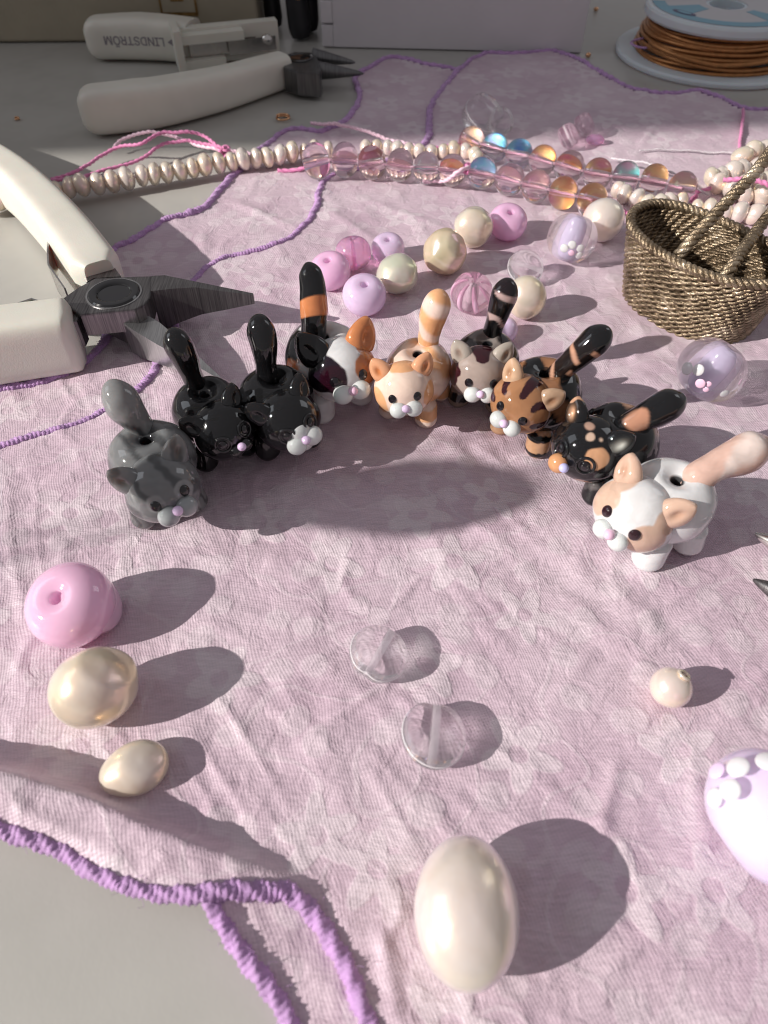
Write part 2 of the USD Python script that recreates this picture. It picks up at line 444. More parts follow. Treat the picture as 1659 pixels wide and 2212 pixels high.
def cloth_material(name):
    """mauve lawn: plain weave, woven flowers, stems"""
    N, L = {}, []

    def nd(n, kind, inp=None, **links):
        N[n] = (kind, inp or {})
        for k, src in links.items():
            L.append((src, f'{n}.{k}'))

    def M(n, op, a, b=None, c=None, **kw):
        inp = {'math_type': op, **kw}
        for key, q in (('value1', a), ('value2', b), ('value3', c)):
            if q is None:
                continue
            if isinstance(q, str):
                L.append((q, f'{n}.{key}'))
            else:
                inp[key] = q
        N[n] = ('math', inp)
        return f'{n}.value'

    nd('tc', 'texture_coordinate')
    nd('sc', 'vector_math', {'math_type': 'scale', 'scale': 100.0}, vector1='tc.object')
    nd('wn', 'noise_texture', {'scale': .5, 'detail': 2.0}, vector='sc.vector')
    nd('wo', 'vector_math', {'math_type': 'multiply_add', 'vector2': (.55, .55, 0), 'vector3': (0, 0, 0)}, vector1='wn.color', vector3='sc.vector')
    nd('flat', 'vector_math', {'math_type': 'multiply', 'vector2': (1, 1, 0)}, vector1='wo.vector')
    # weave
    nd('wr', 'mapping', {'rotation': (0, 0, .45), 'scale': (2 * math.pi / .058, 2 * math.pi / .058, 1)}, vector='flat.vector')
    nd('ws', 'separate_xyz', {}, vector='wr.vector')
    sx, sy = M('sx', 'sine', 'ws.x'), M('sy', 'sine', 'ws.y')
    wv = M('wv', 'multiply', sx, sy)
    # slub: threads vary in thickness and brightness
    nd('m1', 'mapping', {'rotation': (0, 0, .45), 'scale': (3.0, 30.0, 1)}, vector='flat.vector')
    nd('slub', 'noise_texture', {'scale': 1.0, 'detail': 2.0}, vector='m1.vector')
    # flowers
    nd('vo', 'voronoi_texture', {'dimensions': '2D', 'scale': .52, 'randomness': .75}, vector='flat.vector')
    nd('dv', 'vector_math', {'math_type': 'subtract'}, vector1='flat.vector', vector2='vo.position')
    nd('ds', 'separate_xyz', {}, vector='dv.vector')
    ln = M('l0', 'power', 'ds.x', 2.0); l2 = M('l1', 'power', 'ds.y', 2.0)
    rad = M('rad', 'sqrt', M('l3', 'add', ln, l2))
    ang = M('ang', 'arctan2', 'ds.y', 'ds.x')
    nd('vs', 'separate_color', {}, color='vo.color')
    pet = M('pt1', 'cosine', M('pt0', 'multiply_add', ang, 5.0, M('ph', 'multiply', 'vs.r', 6.28)))
    prad = M('pt2', 'multiply_add', pet, .13, .40)
    flower = M('fl', 'subtract', prad, rad)
    nd('fm', 'map_range', {'range_type': 'smoothstep', 'from_min': -.03, 'from_max': .05}, value=flower)
    nd('core', 'map_range', {'range_type': 'smoothstep', 'from_min': .10, 'from_max': .15}, value=rad)
    fmask = M('fmk', 'multiply', 'fm.result', 'core.result')
    # stems and leaves
    nd('st', 'noise_texture', {'scale': .75, 'detail': .6}, vector='flat.vector')
    sd = M('sd', 'absolute', M('sd0', 'subtract', 'st.fac', .5))
    nd('sm', 'map_range', {'range_type': 'smoothstep', 'from_min': .016, 'from_max': .005, 'to_max': .45}, value=sd)
    nd('lv', 'voronoi_texture', {'dimensions': '2D', 'scale': 1.35, 'randomness': 1.0}, vector='flat.vector')
    nd('lm', 'map_range', {'range_type': 'smoothstep', 'from_min': .30, 'from_max': .22}, value='lv.distance')
    lmask = M('lmk', 'multiply', 'lm.result', .6)
    motif = M('mo', 'maximum', M('mo1', 'maximum', fmask, 'sm.result'), lmask, use_clamp=True)
    # dyed tone
    nd('bn', 'noise_texture', {'scale': .5, 'detail': 4.0, 'roughness': .6}, vector='sc.vector')
    nd('dye', 'rgb_ramp', {'ramp': [(.30, (.60, .44, .535)), (.70, (.715, .58, .655))]}, fac='bn.fac')
    nd('c1', 'mix_color', {'b': (.84, .765, .80)}, a='dye.color', fac=M('mf', 'multiply', motif, .44))
    # bright thread tops, dark gaps
    nd('tone', 'map_range', {'from_min': -1., 'from_max': 1., 'to_min': .955, 'to_max': 1.04}, value=wv)
    nd('ts', 'map_range', {'from_min': .3, 'from_max': .7, 'to_min': .92, 'to_max': 1.08}, value='slub.fac')
    tt = M('tt', 'multiply', 'tone.result', 'ts.result')
    nd('c2', 'vector_math', {'math_type': 'scale'}, vector1='c1.result', scale=tt)
    hgt = M('h1', 'multiply_add', wv, .22, M('h2', 'multiply_add', motif, .75, M('h3', 'multiply', 'slub.fac', .8)))
    nd('cr', 'noise_texture', {'scale': 3.4, 'detail': 4.0, 'roughness': .6, 'distortion': 1.0}, vector='sc.vector')
    hg2 = M('h4', 'multiply_add', 'cr.fac', 3.6, hgt)
    nd('bu', 'bump', {'strength': .6, 'distance': .00017}, height=hg2)
    nd('p', 'principled_bsdf', {'roughness': .5, 'specular_ior_level': .45, 'sheen_weight': .25, 'sheen_roughness': .35, 'sheen_tint': (1, .93, .97)}, base_color='c2.vector', normal='bu.normal')
    nd('tr', 'translucent_bsdf', {}, color='c2.vector', normal='bu.normal')
    nd('mx', 'mix_closure', {'fac': .16}, closure1='p.BSDF', closure2='tr.BSDF')
    mat(name, N, L, 'mx.closure')


cloth_material('mauve_lawn')

# ------------------------------------------------------------------ table, added shade panel
obj('table', box(-60, 60, -14, 75, -2.5, 0, .3), 'table_white', kind='structure', smooth=30)
# added unseen panel, its lower edge set to shade the back of the table
A0, A1 = np.array([-34.0, 18.45, 0]), np.array([62.0, 26.0, 0])
T = 90.0
e0, e1 = A0 + SUN * T, A1 + SUN * T
hgt = 60.0
dn = np.array([-(e1 - e0)[1], (e1 - e0)[0], 0]); dn = dn / np.linalg.norm(dn) * -2.0
wv = np.array([e0, e1, e1 + [0, 0, hgt], e0 + [0, 0, hgt], e0 + dn, e1 + dn, e1 + dn + [0, 0, hgt], e0 + dn + [0, 0, hgt]])
obj('added_shade_panel', (wv, np.array([[0, 1, 2, 3], [5, 4, 7, 6], [4, 0, 3, 7], [1, 5, 6, 2], [3, 2, 6, 7], [4, 5, 1, 0]])), 'shade_panel_paint', smooth=False, kind='structure')

# ------------------------------------------------------------------ cloth
def P2(pts, z=0.05):
    return [tuple(at(u, v, z)[:2]) for u, v in pts]


HEM_TOP = [(-60, 985), (0, 970), (120, 935), (240, 890), (310, 840), (345, 790), (372, 740), (400, 640), (430, 597), (490, 560), (560, 545), (615, 525), (655, 495), (683, 455), (690, 415), (710, 388), (745, 377)]
HEM_TOP2 = [(745, 377), (800, 362), (870, 340), (915, 315), (928, 265), (935, 225), (965, 185), (1000, 147), (1060, 120), (1125, 119), (1190, 113), (1250, 133), (1300, 163), (1355, 190), (1400, 203), (1450, 207), (1500, 202), (1545, 212), (1600, 236), (1659, 243), (1760, 250), (2000, 300)]
HEM_LOW_A = [(-60, 846), (0, 842), (60, 834), (120, 818), (190, 786), (228, 745), (232, 680), (228, 600), (245, 542), (290, 520), (360, 480), (420, 462), (470, 420), (500, 388), (525, 364)]
HEM_LOW_B = [(525, 364), (545, 340), (570, 318), (640, 282), (690, 285), (740, 265), (768, 235), (775, 195), (768, 170), (800, 148), (850, 126), (910, 138), (965, 146), (990, 152)]
HEM_BOT = [(-60, 1790), (0, 1803), (90, 1838), (180, 1872), (240, 1912), (300, 1938), (380, 1948), (450, 1944), (510, 1936), (570, 1930), (640, 1945), (690, 1985), (725, 2040), (765, 2130), (805, 2225), (830, 2300)]
HEM_BOT2 = [(462, 1952), (492, 2000), (535, 2072), (575, 2132), (625, 2212), (665, 2290)]


def line3(px, z, n=160):
    return spline([at(u, v, z) for u, v in px], n)


RIDGE = np.array([at(u, v, .35)[:2] for u, v in [(-250, 1625), (-60, 1672), (60, 1700), (200, 1742), (330, 1800), (430, 1838), (560, 1880), (700, 1925)]])
RIDGE_S = spline(np.c_[RIDGE, np.zeros(len(RIDGE))], 200)[:, :2]
CREASE = [((20, 1760), (330, 1905), .05), ((1300, 1380), (1160, 1560), .02), ((1560, 1190), (1250, 1330), .03), ((1330, 1650), (1280, 1850), .05), ((1480, 1620), (1520, 1830), .03), ((700, 460), (860, 560), .06), ((500, 440), (640, 500), .08), ((760, 430), (1000, 520), .05), ((560, 1230), (760, 1180), .03), ((1100, 1700), (900, 1640), .02), ((420, 1330), (560, 1400), .02), ((1420, 2000), (1260, 2150), .05), ((820, 2000), (860, 2200), .06), ((1250, 140), (1160, 260), .05), ((1450, 220), (1380, 330), .05)]


def seg_dist(p, a, b):
    ab = b - a
    t = np.clip(((p - a) @ ab) / (ab @ ab), 0, 1)
    return np.linalg.norm(p - a - t[..., None] * ab, axis=-1), t


def smooth_(x, a, b):
    t = np.clip((x - a) / (b - a), 0, 1)
    return t * t * (3 - 2 * t)


def cloth_z(xy):
    xy = np.atleast_2d(np.asarray(xy, float))
    p3 = np.c_[xy, np.zeros(len(xy))]
    z = .05 + .055 * (fbm(p3 * .55 + 3, 3, 5) - .3) + .032 * (fbm(p3 * 1.7 + 11, 3, 9) - .4)
    rid = 1 - np.abs(2 * noise(p3 * .9 + fbm(p3 * .8, 2, 3)[:, None] * 1.4, 21) - 1)
    z += .03 * np.clip(rid - .72, 0, 1) * 3.2
    rid2 = 1 - np.abs(2 * noise(p3 * 2.3 + fbm(p3 * 1.9, 2, 13)[:, None] * 1.2, 31) - 1)
    for ang, sx_, sy_, am, sd_ in ((.5, .5, 3.4, .035, 41), (-.9, .6, 4.0, .03, 43), (1.9, .45, 3.0, .03, 47)):
        q = p3 @ rotz(ang) * [sx_, sy_, 1]
        q = q + fbm(p3 * .5 + sd_, 2, sd_)[:, None] * 1.3
        z += am * np.clip(1 - np.abs(2 * noise(q, sd_) - 1) - .55, 0, 1) * 2.0 * smooth_(noise(p3 * .42 + sd_ * 3.1, sd_), .45, .65)
    z += .008 * np.clip(rid2 - .65, 0, 1) * 2.4
    for (a, b, h) in CREASE:
        d, t = seg_dist(xy, at(*a)[:2], at(*b)[:2])
        z += h * np.exp(-(d / .10) ** 2) * np.sin(np.pi * np.clip(t, .02, .98)) ** .5
    # the lower left flap stands up along a ridge
    k = np.argmin(((xy[:, None] - RIDGE_S[None]) ** 2).sum(-1), 1)
    dv = xy - RIDGE_S[k]
    tg = np.gradient(RIDGE_S, axis=0)[k]; tg /= np.linalg.norm(tg, axis=1, keepdims=True)
    sd = tg[:, 0] * dv[:, 1] - tg[:, 1] * dv[:, 0]      # + = away from the camera
    tt = k / 199
    amp = .60 * np.clip((1 - tt) * 2.2, 0, 1) * (0.9 + .2 * np.sin(tt * 9))
    d = np.linalg.norm(dv, axis=1)
    z += amp * np.where(sd > 0, np.exp(-(d / .16) ** 2), np.exp(-(d / .95) ** 2))
    return np.maximum(z, .02)


def zc(x, y):
    return float(cloth_z([[x, y]])[0])


def sheet(poly, lift):
    ys = [0.1]
    while ys[-1] < 36:
        ys.append(ys[-1] + .045 + .0042 * ys[-1])
    ys = np.array(ys)
    xs = np.linspace(-1, 1, 420)
    X = xs[None] * (5.2 + .62 * ys[:, None]); Y = np.repeat(ys[:, None], len(xs), 1)
    xy = np.stack([X.ravel(), Y.ravel()], 1)
    pg = Polygon(poly).buffer(0)
    inside = shapely.contains_xy(pg, xy[:, 0], xy[:, 1])
    near = inside | shapely.contains_xy(pg.buffer(.001), xy[:, 0], xy[:, 1])
    z = np.zeros(len(xy)); z[inside] = cloth_z(xy[inside]) + lift
    n, m = X.shape
    i, j = np.meshgrid(np.arange(n - 1), np.arange(m - 1), indexing='ij')
    q = np.stack([i * m + j, i * m + j + 1, (i + 1) * m + j + 1, (i + 1) * m + j], -1).reshape(-1, 4)
    f = np.vstack([q[:, [0, 1, 2]], q[:, [0, 2, 3]]])
    f = f[inside[f].all(1)]
    idx, inv = np.unique(f, return_inverse=True)
    return np.c_[xy[idx], z[idx]], inv.reshape(-1, 3)


def curve2(px):
    return [tuple(q) for q in line3(px, .05, 240)[:, :2]]


right_side = [(40, 30), (40, -6), (-1, -6)]
top_poly = curve2(HEM_TOP) + curve2(HEM_TOP2) + [(40, 20), (40, -6), tuple(at(830, 2300, .05)[:2])] + curve2(HEM_BOT)[::-1] + [(-14, 5.5)]
low_poly = curve2(HEM_LOW_A) + curve2(HEM_LOW_B) + P2([(1100, 180), (1100, 420), (800, 600), (600, 800), (430, 1000), (200, 1100), (-300, 1100)]) + [(-16, 10)]
low_poly2 = curve2(HEM_BOT2) + P2([(900, 2350), (900, 2000), (700, 1900), (480, 1900)])
cloth = thing('handkerchief', 'crumpled mauve flower-woven cloth with purple stitched hem spread over the white table', 'cloth')
obj('upper_layer', sheet(top_poly, .03), 'mauve_lawn', cloth)
obj('lower_layer', sheet(low_poly, -.012), 'mauve_lawn', cloth)
obj('lower_layer', sheet(low_poly2, -.012), 'mauve_lawn', cloth)


def hem(px, lift, r0):
    p = line3(px, .05, 400)
    p, s = resample(p, .016)
    p[:, 2] = cloth_z(p[:, :2]) + lift
    q = np.c_[s * 3.0, s * 0, s * 0]
    p[:, 0] += (noise(q, 3) - .5) * .06; p[:, 1] += (noise(q, 4) - .5) * .06
    r = r0 * (.85 + .3 * noise(q * .4, 8))
    v, f = tube(p, r, 12, 3, .16, .30)
    # overlock loops: a raised slanting bump at every stitch
    n = len(p); a = np.arange(12) / 12 * 2 * np.pi
    bump = np.maximum(0, np.sin(2 * np.pi * (s[:, None] / .072) + a[None] * 1.6 + .5 * noise(np.c_[s * 5, s * 0, s * 0], 6)[:, None])) ** 1.5
    ring = v[:n * 12].reshape(n, 12, 3)
    ring += (ring - p[:, None]) * (.24 * bump[..., None] - .06)
    v[:n * 12] = ring.reshape(-1, 3)
    h_ = obj('hem', (v, f), 'hem_purple', cloth)
    g_ = np.random.default_rng(int(abs(px[1][0]) + abs(px[1][1])))
    fz = []
    for _ in range(int(s[-1] * 9)):
        k = g_.integers(2, n - 2); d = g_.normal(size=3); d[2] = abs(d[2]) * .7; d /= np.linalg.norm(d)
        c = np.cross(d, g_.normal(size=3)) * .05
        b0 = p[k] + d * r0 * .8; ln = g_.uniform(.05, .16)
        fz.append(tube(np.array([b0, b0 + d * ln * .5 + c, b0 + d * ln]), .0028, 3))
    m_ = merge(*fz)
    keys(stage.GetPrimAtPath(obj('loose_fibres', m_, 'hem_purple', h_)), kind='stuff')


hem(HEM_TOP, .01, .075); hem(HEM_TOP2, .01, .085); hem(HEM_LOW_A, -.01, .085); hem(HEM_LOW_B, -.02, .085); hem(HEM_BOT, .01, .092); hem(HEM_BOT2, -.01, .092)


def cord(name, px, r, matn, label, cat='cord', zs=None, parent=None, group=None, lobes=2, amp=.2, pitch=.16, step=.03, on=True):
    if zs is None:
        zs = [.0] * len(px)
    pts = []
    for (u, v), z in zip(px, zs):
        p = at(u, v, .1 + z)
        pts.append(p)
    p, s = resample(spline(pts, 200), step)
    zz = np.interp(np.linspace(0, 1, len(p)), np.linspace(0, 1, len(zs)), zs)
    ground = cloth_z(p[:, :2]) + .03
    p[:, 2] = ground + r + zz
    m = tube(p, r, 8, lobes, amp, pitch)
    if parent:
        return obj(name, m, matn, parent)
    return obj(name, m, matn, label=label, cat=cat, group=group)


# ------------------------------------------------------------------ added unseen plant, there only to cast soft shade pools
PP = np.array([-34.0, -3.0, 0])
plant = thing('added_shade_plant', 'leafy green plant in a white pot by the window left of the table', 'plant', PP)
obj('pot', lathe([(.01, .02), (2.6, .02), (3.3, 5.5), (3.5, 5.5), (3.5, 5.0), (3.0, 5.0), (.01, 4.6)], 48), 'spool_plastic', plant, smooth=30)


def shade_leaf(px, dist):  # outline follows the wanted shade pool, shifted toward the sun
    o = np.array([at(u, v, 0) for u, v in px])
    cen = o.mean(0)
    lift = SUN * dist
    n = 40
    th = np.linspace(0, 2 * np.pi, len(px) + 1)
    from scipy.interpolate import CubicSpline
    ring = CubicSpline(th, np.vstack([o, o[:1]]), bc_type='periodic')(np.linspace(0, 2 * np.pi, n + 1)[:-1])
    rings = [cen + (ring - cen) * q + np.array([0, 0, .25 * (1 - q * q)]) for q in (1.0, .75, .5, .25, .02)]
    up = np.array(rings) + lift - PP
    lowr = up[::-1] - [0, 0, .05]
    v, f = skin(np.concatenate([lowr, up]), caps=True)
    obj('shade_leaf', (v, f), 'shade_leaf_green', plant)
    e = cen + lift - PP + [0, 0, .2]
    st = spline([[0, 0, 4.8], [e[0] * .25, e[1] * .25, e[2] + 3.0], [e[0] * .7, e[1] * .7, e[2] + 4.5], e], 60)
    obj('added_stem', tube(st, .03, 8), 'shade_leaf_green', plant)


shade_leaf([(660, 1105), (760, 1126), (860, 1138), (960, 1136), (1060, 1112), (1160, 1066), (1130, 1015), (1000, 990), (840, 1000), (700, 1045)], 26)
shade_leaf([(-60, 1175), (0, 1168), (60, 1178), (92, 1205), (70, 1240), (0, 1250), (-60, 1240)], 36)

# ------------------------------------------------------------------ small glass and pearls
def place(u, v, h, wpx):
    """centre at height h above the cloth and the radius in cm of something wpx wide there"""
    c = at(u, v, h + .08)
    return c, wpx * depth(c) / FPX / 2


def solid_base(c, r):
    return np.array([c[0], c[1], 0])


def rest(v):
    """drop a part so that its lowest point touches the cloth"""
    lo = v[np.argmin(v[:, 2])]
    return lo


def donut(u, v, w, matn, label, axis=(0, -.3, 1), hz=.78, hole=.17, group=None, name='glass_bead'):
    r = w * .5
    c, R = place(u, v, .45, w)
    Rm = frame(axis)
    m = put(lathe(bead_profile(R, R * hz, R * hole, p=2.25, dimple=.12), 56), Rm)
    lowest = m[0][:, 2].min()
    c = at(u, v, zc(c[0], c[1]) - lowest + .02)
    t = thing(name, label, 'bead', (c[0], c[1], zc(c[0], c[1])), group)
    obj('bead_body', put(m, None, (0, 0, -lowest + .02)), matn, t)
    return c, R


BACK = 'loose beads and pearls scattered behind the cats'
donut(713, 585, 90, 'glass_pink', 'opaque pink glass bead touching the translucent pink bead, left end of the loose group', (-.15, -.25, 1), group=BACK)
donut(838, 537, 74, 'glass_lilac', 'small opaque lilac glass bead behind the greenish pearl', (-.05, -.25, 1), group=BACK)
donut(787, 637, 96, 'glass_lilac', 'opaque lilac glass bead nearest the calico cat tail, in front of its group', (.02, -.3, 1), group=BACK)
donut(1097, 480, 84, 'glass_pink', 'opaque pink glass bead beside the cream pearl, near the pink bead strand', (.05, -.35, 1), group=BACK)
donut(1085, 712, 68, 'glass_lilac', 'lilac glass bead half hidden behind the striped tail of the grey tabby cat', (0, -.2, 1), group=BACK)
donut(763, 549, 78, 'rose_glass', 'translucent frosted rose glass bead behind two opaque beads', (-.1, .2, 1), hz=.9, hole=.1, group=BACK)


def pearl_thing(u, v, w, hratio, dratio, matn, label, yaw=0., lump=.05, tilt=0., name='pearl', h=.4, seed=0, hole=None, group=None, dent=None, sub=4):
    c, R = place(u, v, h, w)
    vv, f = ball(sub)
    d = vv.copy()
    r = 1 + lump * 2 * (fbm(vv * 1.1 + seed * 7.3, 2, seed) - .5)
    if dent is not None:
        dd, amt, wid = np.asarray(dent[0], float), dent[1], dent[2]
        dd /= np.linalg.norm(dd)
        k = np.arccos(np.clip(vv @ dd, -1, 1))
        r = r - amt * np.exp(-(k / wid) ** 4) + amt * .28 * np.exp(-((k - wid * 1.25) / .13) ** 2)
    vv = vv * r[:, None] * np.array([R, R * dratio, R * hratio])
    ca, sa = math.cos(tilt), math.sin(tilt)
    vv = vv @ np.array([[ca, 0, -sa], [0, 1, 0], [sa, 0, ca]]).T
    vv = vv @ rotz(yaw).T
    lo = vv[:, 2].min()
    c = at(u, v, zc(c[0], c[1]) - lo + .015)
    t = thing(name, label, 'pearl', (c[0], c[1], zc(c[0], c[1])), group)
    vv = vv + [0, 0, -lo + .015]
    obj('pearl_body', (vv, f), matn, t)
    return t, c, R, -lo + .015


pearl_thing(858, 590, 90, .86, 1.0, 'pearl_green', 'greenish white baroque pearl between lilac beads', .35, .11, .25, seed=2, group=BACK)
pearl_thing(963, 546, 94, 1.04, .95, 'pearl_champagne', 'large champagne baroque pearl standing alone in the loose group', .2, .17, .2, seed=4, group=BACK, dent=((.55, -.6, .5), .06, .5))
tp, cp, Rp, hp = pearl_thing(1023, 491, 80, 1.12, .95, 'pearl_ivory', 'cream baroque pearl with a drilled hole leaning on a pink bead', -.2, .15, -.1, seed=6, group=BACK)
pearl_thing(1303, 477, 88, 1.0, 1.0, 'pearl_white', 'round white pearl behind the clear paw bead, next to the strand', .0, .04, .0, seed=8, group=BACK)
pearl_thing(1137, 642, 86, 1.1, 1.0, 'pearl_ivory', 'round cream pearl beside the grey tabby cat tail', .1, .045, .1, seed=9, group=BACK)
pearl_thing(1008, 1966, 228, .95, 1.34, 'pearl_white', 'largest white egg-shaped pearl at the front of the picture', -.06, .02, .0, h=.55, seed=11, sub=5, dent=((.75, .35, .55), .02, .75))
pearl_thing(202, 1484, 188, .9, .90, 'pearl_cream', 'big cream pearl with a flattened side below the pink donut bead', .5, .05, .2, h=.5, seed=12, sub=5, dent=((.8, .05, .6), .07, .62))
tr, cr_, Rr, hr = pearl_thing(1449, 1485, 88, .98, 1.0, 'pearl_blush', 'small round blush pearl with a drill hole alone on the right', .1, .02, .0, h=.25, seed=13)
obj('drill_hole', put(lathe([(.07, -.02), (.10, .0), (.07, .02), (.03, .0)], 24), frame((.45, .2, .87)), np.array([.12, .055, hr + .235])), 'pearl_ivory', tr)

# the pointed half pearl
c, R = place(296, 1658, .28, 138)
vv, f = ball(4)
x = vv.copy()
w2 = .62 + .38 * np.sqrt(np.clip(1 - x[:, 0] ** 2, 0, 1))
vv = vv * np.array([1.0, .86, .70])
vv[:, 0] -= .16 * np.exp(-((x[:, 0] + 1) / .35) ** 2)
vv[:, 2] = np.where(vv[:, 2] < -.32, -.32 + (vv[:, 2] + .32) * .25, vv[:, 2])
k = np.arccos(np.clip(x @ (np.array([.45, -.1, .88]) / np.linalg.norm([.45, -.1, .88])), -1, 1))
vv *= (1 - .10 * np.exp(-(k / .55) ** 4))[:, None]
vv = vv * R @ rotz(.42).T
lo = vv[:, 2].min()
c = at(296, 1658, zc(c[0], c[1]) - lo + .01)
t = thing('pearl', 'small pointed cream pearl with flat underside by the cloth fold', 'pearl', (c[0], c[1], zc(c[0], c[1])))
obj('pearl_body', (vv + [0, 0, -lo + .01], f), 'pearl_ivory', t)

# pink donut bead at the left: a donut with a pressed translucent end
c, R = place(152, 1306, .42, 186)
ax = np.array([-.16, -.34, 1.0])
Rm = frame(ax)
m = put(lathe(bead_profile(R, R * .74, R * .15, 48, p=2.3, dimple=.16), 72), Rm)
m2 = put(lathe(bead_profile(R * .78, R * .42, R * .12, 40, p=2.2), 64), frame((.75, .15, .5)), np.array([.27, .08, -.05]))
lo = min(m[0][:, 2].min(), m2[0][:, 2].min())
c = at(152, 1306, zc(c[0], c[1]) - lo + .02)
t = thing('glass_bead', 'large opaque pink donut bead with open hole at the left front', 'bead', (c[0], c[1], zc(c[0], c[1])))
obj('bead_body', put(m, None, (0, 0, -lo + .02)), 'glass_rose', t)
obj('side_lobe', put(m2, None, (0, 0, -lo + .02)), 'glass_rose', t, label='paler rounded end of the bead')


def clear_button(u, v, w, label, yaw, tilt, notch=(), flat=.42, group=None, rr=(1, 1), hole=True, name='clear_bead', h=.25, matn='clear_glass'):
    """a lens-shaped clear bead drilled from edge to edge along its own x"""
    c, R = place(u, v, h, w)
    vv, f = ball(5)
    a = np.arctan2(vv[:, 1], vv[:, 0])
    k = np.ones(len(vv))
    for (a0, dep, wid) in notch:
        k -= dep * np.exp(-(np.angle(np.exp(1j * (a - a0))) / wid) ** 2)
    rxy = np.linalg.norm(vv[:, :2], axis=1)
    sup = (rxy ** 3.0 + np.abs(vv[:, 2]) ** 3.0) ** (-1 / 3.0)
    vv = vv * sup[:, None]
    z = vv[:, 2] * flat
    vv = np.stack([vv[:, 0] * k * rr[0], vv[:, 1] * k * rr[1], z], 1) * R
    Q = rotz(yaw) @ frame((math.sin(tilt) * .5, -math.sin(tilt), math.cos(tilt)))
    m = vv @ Q.T
    lo = m[:, 2].min()
    c = at(u, v, zc(c[0], c[1]) - lo + .01)
    t = thing(name, label, 'bead', (c[0], c[1], zc(c[0], c[1])), group)
    obj('bead_body', (m + [0, 0, -lo + .01], f), matn, t)
    th_ = np.linspace(0, 2 * np.pi, 73)
    kk = np.ones(73)
    for (a0, dep, wid) in notch:
        kk -= dep * np.exp(-(np.angle(np.exp(1j * (th_ - a0))) / wid) ** 2)
    eq = np.stack([np.cos(th_) * kk * rr[0], np.sin(th_) * kk * rr[1], 0 * th_], 1) * R * .985
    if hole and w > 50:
        obj('light_edge', tube(eq @ Q.T + [0, 0, -lo + .01], .036 * R, 8), 'light_edge_white', t)  # pale ring added in place of the bright edge that focused light makes
    if hole:
        pth = np.array([[-.93, 0, 0], [0, 0, 0], [.93, 0, 0]]) * R @ Q.T + [0, 0, -lo + .01]
        pth[:, :] += 0
        obj('drill_channel', tube(spline(pth, 12), .055 * R / .42, 14), 'drill_frost', t)
    return t


clear_button(818, 1412, 128, 'clear glass button bead, upper of the two drilled ones at the front', 1.08, .35, [(math.pi, .10, .25), (0, .03, .3)], .5, rr=(1.02, 1.0))
clear_button(937, 1587, 146, 'clear glass heart-shaped bead, lower of the two drilled ones at the front', 1.42, .25, [(.15, .13, .34), (math.pi, .0, .3)], .48, rr=(1.04, .97))
clear_button(1135, 578, 76, 'clear drilled glass bead lying behind the cream pearl and the tabby tail', -.3, .5, [], .6, group=BACK)
clear_button(1040, 248, 78, 'larger clear crystal bead of the pair in the shade on the flowered cloth', .5, .6, [], .85)
clear_button(1079, 264, 56, 'smaller round clear crystal bead of the pair in the shade', .2, .9, [], .9)
clear_button(1228, 291, 52, 'pale pink clear bead lying in front of its twin behind the strand', 1.1, .9, [], .75, rr=(1.35, .9), matn='faint_pink_glass')
clear_button(1262, 270, 50, 'pale pink clear bead lying behind its twin, behind the strand', 1.0, .9, [], .75, rr=(1.35, .9), matn='faint_pink_glass')
vv = ellipsoid((.26, .15, .15), (0, 0, .15), rotz(-.2), 3)
c = at(1285, 306, .2)
obj('seed_bead', put(vv, None, (c[0], c[1], zc(c[0], c[1]))), 'rose_glass', label='small reddish pink oval bead beside the pale pink pair', cat='bead')


def encased(u, v, w, hr, label, axis, dots, core_mat='glass_violet', group=None, lift=.5, core=.44):
    """clear glass over a lilac core, with paw dots"""
    c, R = place(u, v, lift, w)
    Q = frame(axis)
    prof = bead_profile(R, R * hr, R * .14, 44, p=2.1, dimple=.06)
    m = put(lathe(prof, 64), Q)
    lo = m[0][:, 2].min()
    c = at(u, v, zc(c[0], c[1]) - lo + .01)
    b = np.array([0, 0, -lo + .01])
    t = thing('paw_bead', label, 'bead', (c[0], c[1], zc(c[0], c[1])), group)
    if core < .95:
        obj('clear_shell', put(m, None, b), 'shell_glass', t)
        obj('core', put(put(lathe(bead_profile(R * core, R * hr * .9, R * .145, 36, p=2.6, dimple=.02), 48), Q), None, b), core_mat, t)
    else:
        obj('core', put(m, None, b), core_mat, t)
    view = (CAMP - (c + [0, 0, 0])); view /= np.linalg.norm(view)
    for (du, dv, rp, mt, dp) in dots:       # where the dot shows on the bead, in radii
        d = RT * du - UP * dv
        k = math.sqrt(max(0.02, 1 - du * du - dv * dv))
        d = d + view * k
        q = d * R * 1.0
        q = Q @ ((Q.T @ q) * np.array([1, 1, hr]))
        n = q / np.linalg.norm(q)
        obj('dot', ellipsoid((rp * R * .82, rp * R * .82, rp * R * .28), q * .985 + b, frame(n), 3), mt, t)
    return c, R


W, PK = 'glass_white', 'nose_pink'
encased(1236, 513, 106, .95, 'clear bead with lilac core and white paw print beside the white pearl', (.25, .25, .8), [(-.32, .42, .2, W, .86), (.0, .28, .2, W, .88), (.33, .42, .19, W, .86), (.28, .72, .18, W, .9), (-.03, .62, .15, PK, .92)], group=BACK)
encased(1537, 800, 146, .86, 'clear bead with lilac core, white and pink dots, near the basket foot', (.42, .12, .8), [(-.72, -.02, .22, W, .95), (-.38, .0, .2, W, .95), (-.35, .42, .17, PK, .9), (-.10, .42, .10, PK, .88), (-.20, .60, .10, PK, .92), (.35, .70, .16, W, .9), (.86, .32, .13, PK, .98)])
encased(1668, 1766, 290, .84, 'large opaque violet bead with white and lilac dots cut by the right edge', (.8, .35, .5), [(-.86, -.66 + .0, .17, 'nose_lilac', .98), (-.49, -.72, .2, W, .95), (-.64, -.36, .19, W, .97), (-.93, -.23, .18, W, .97), (.0, -.84, .2, W, .96)], core=1.0, lift=.6)

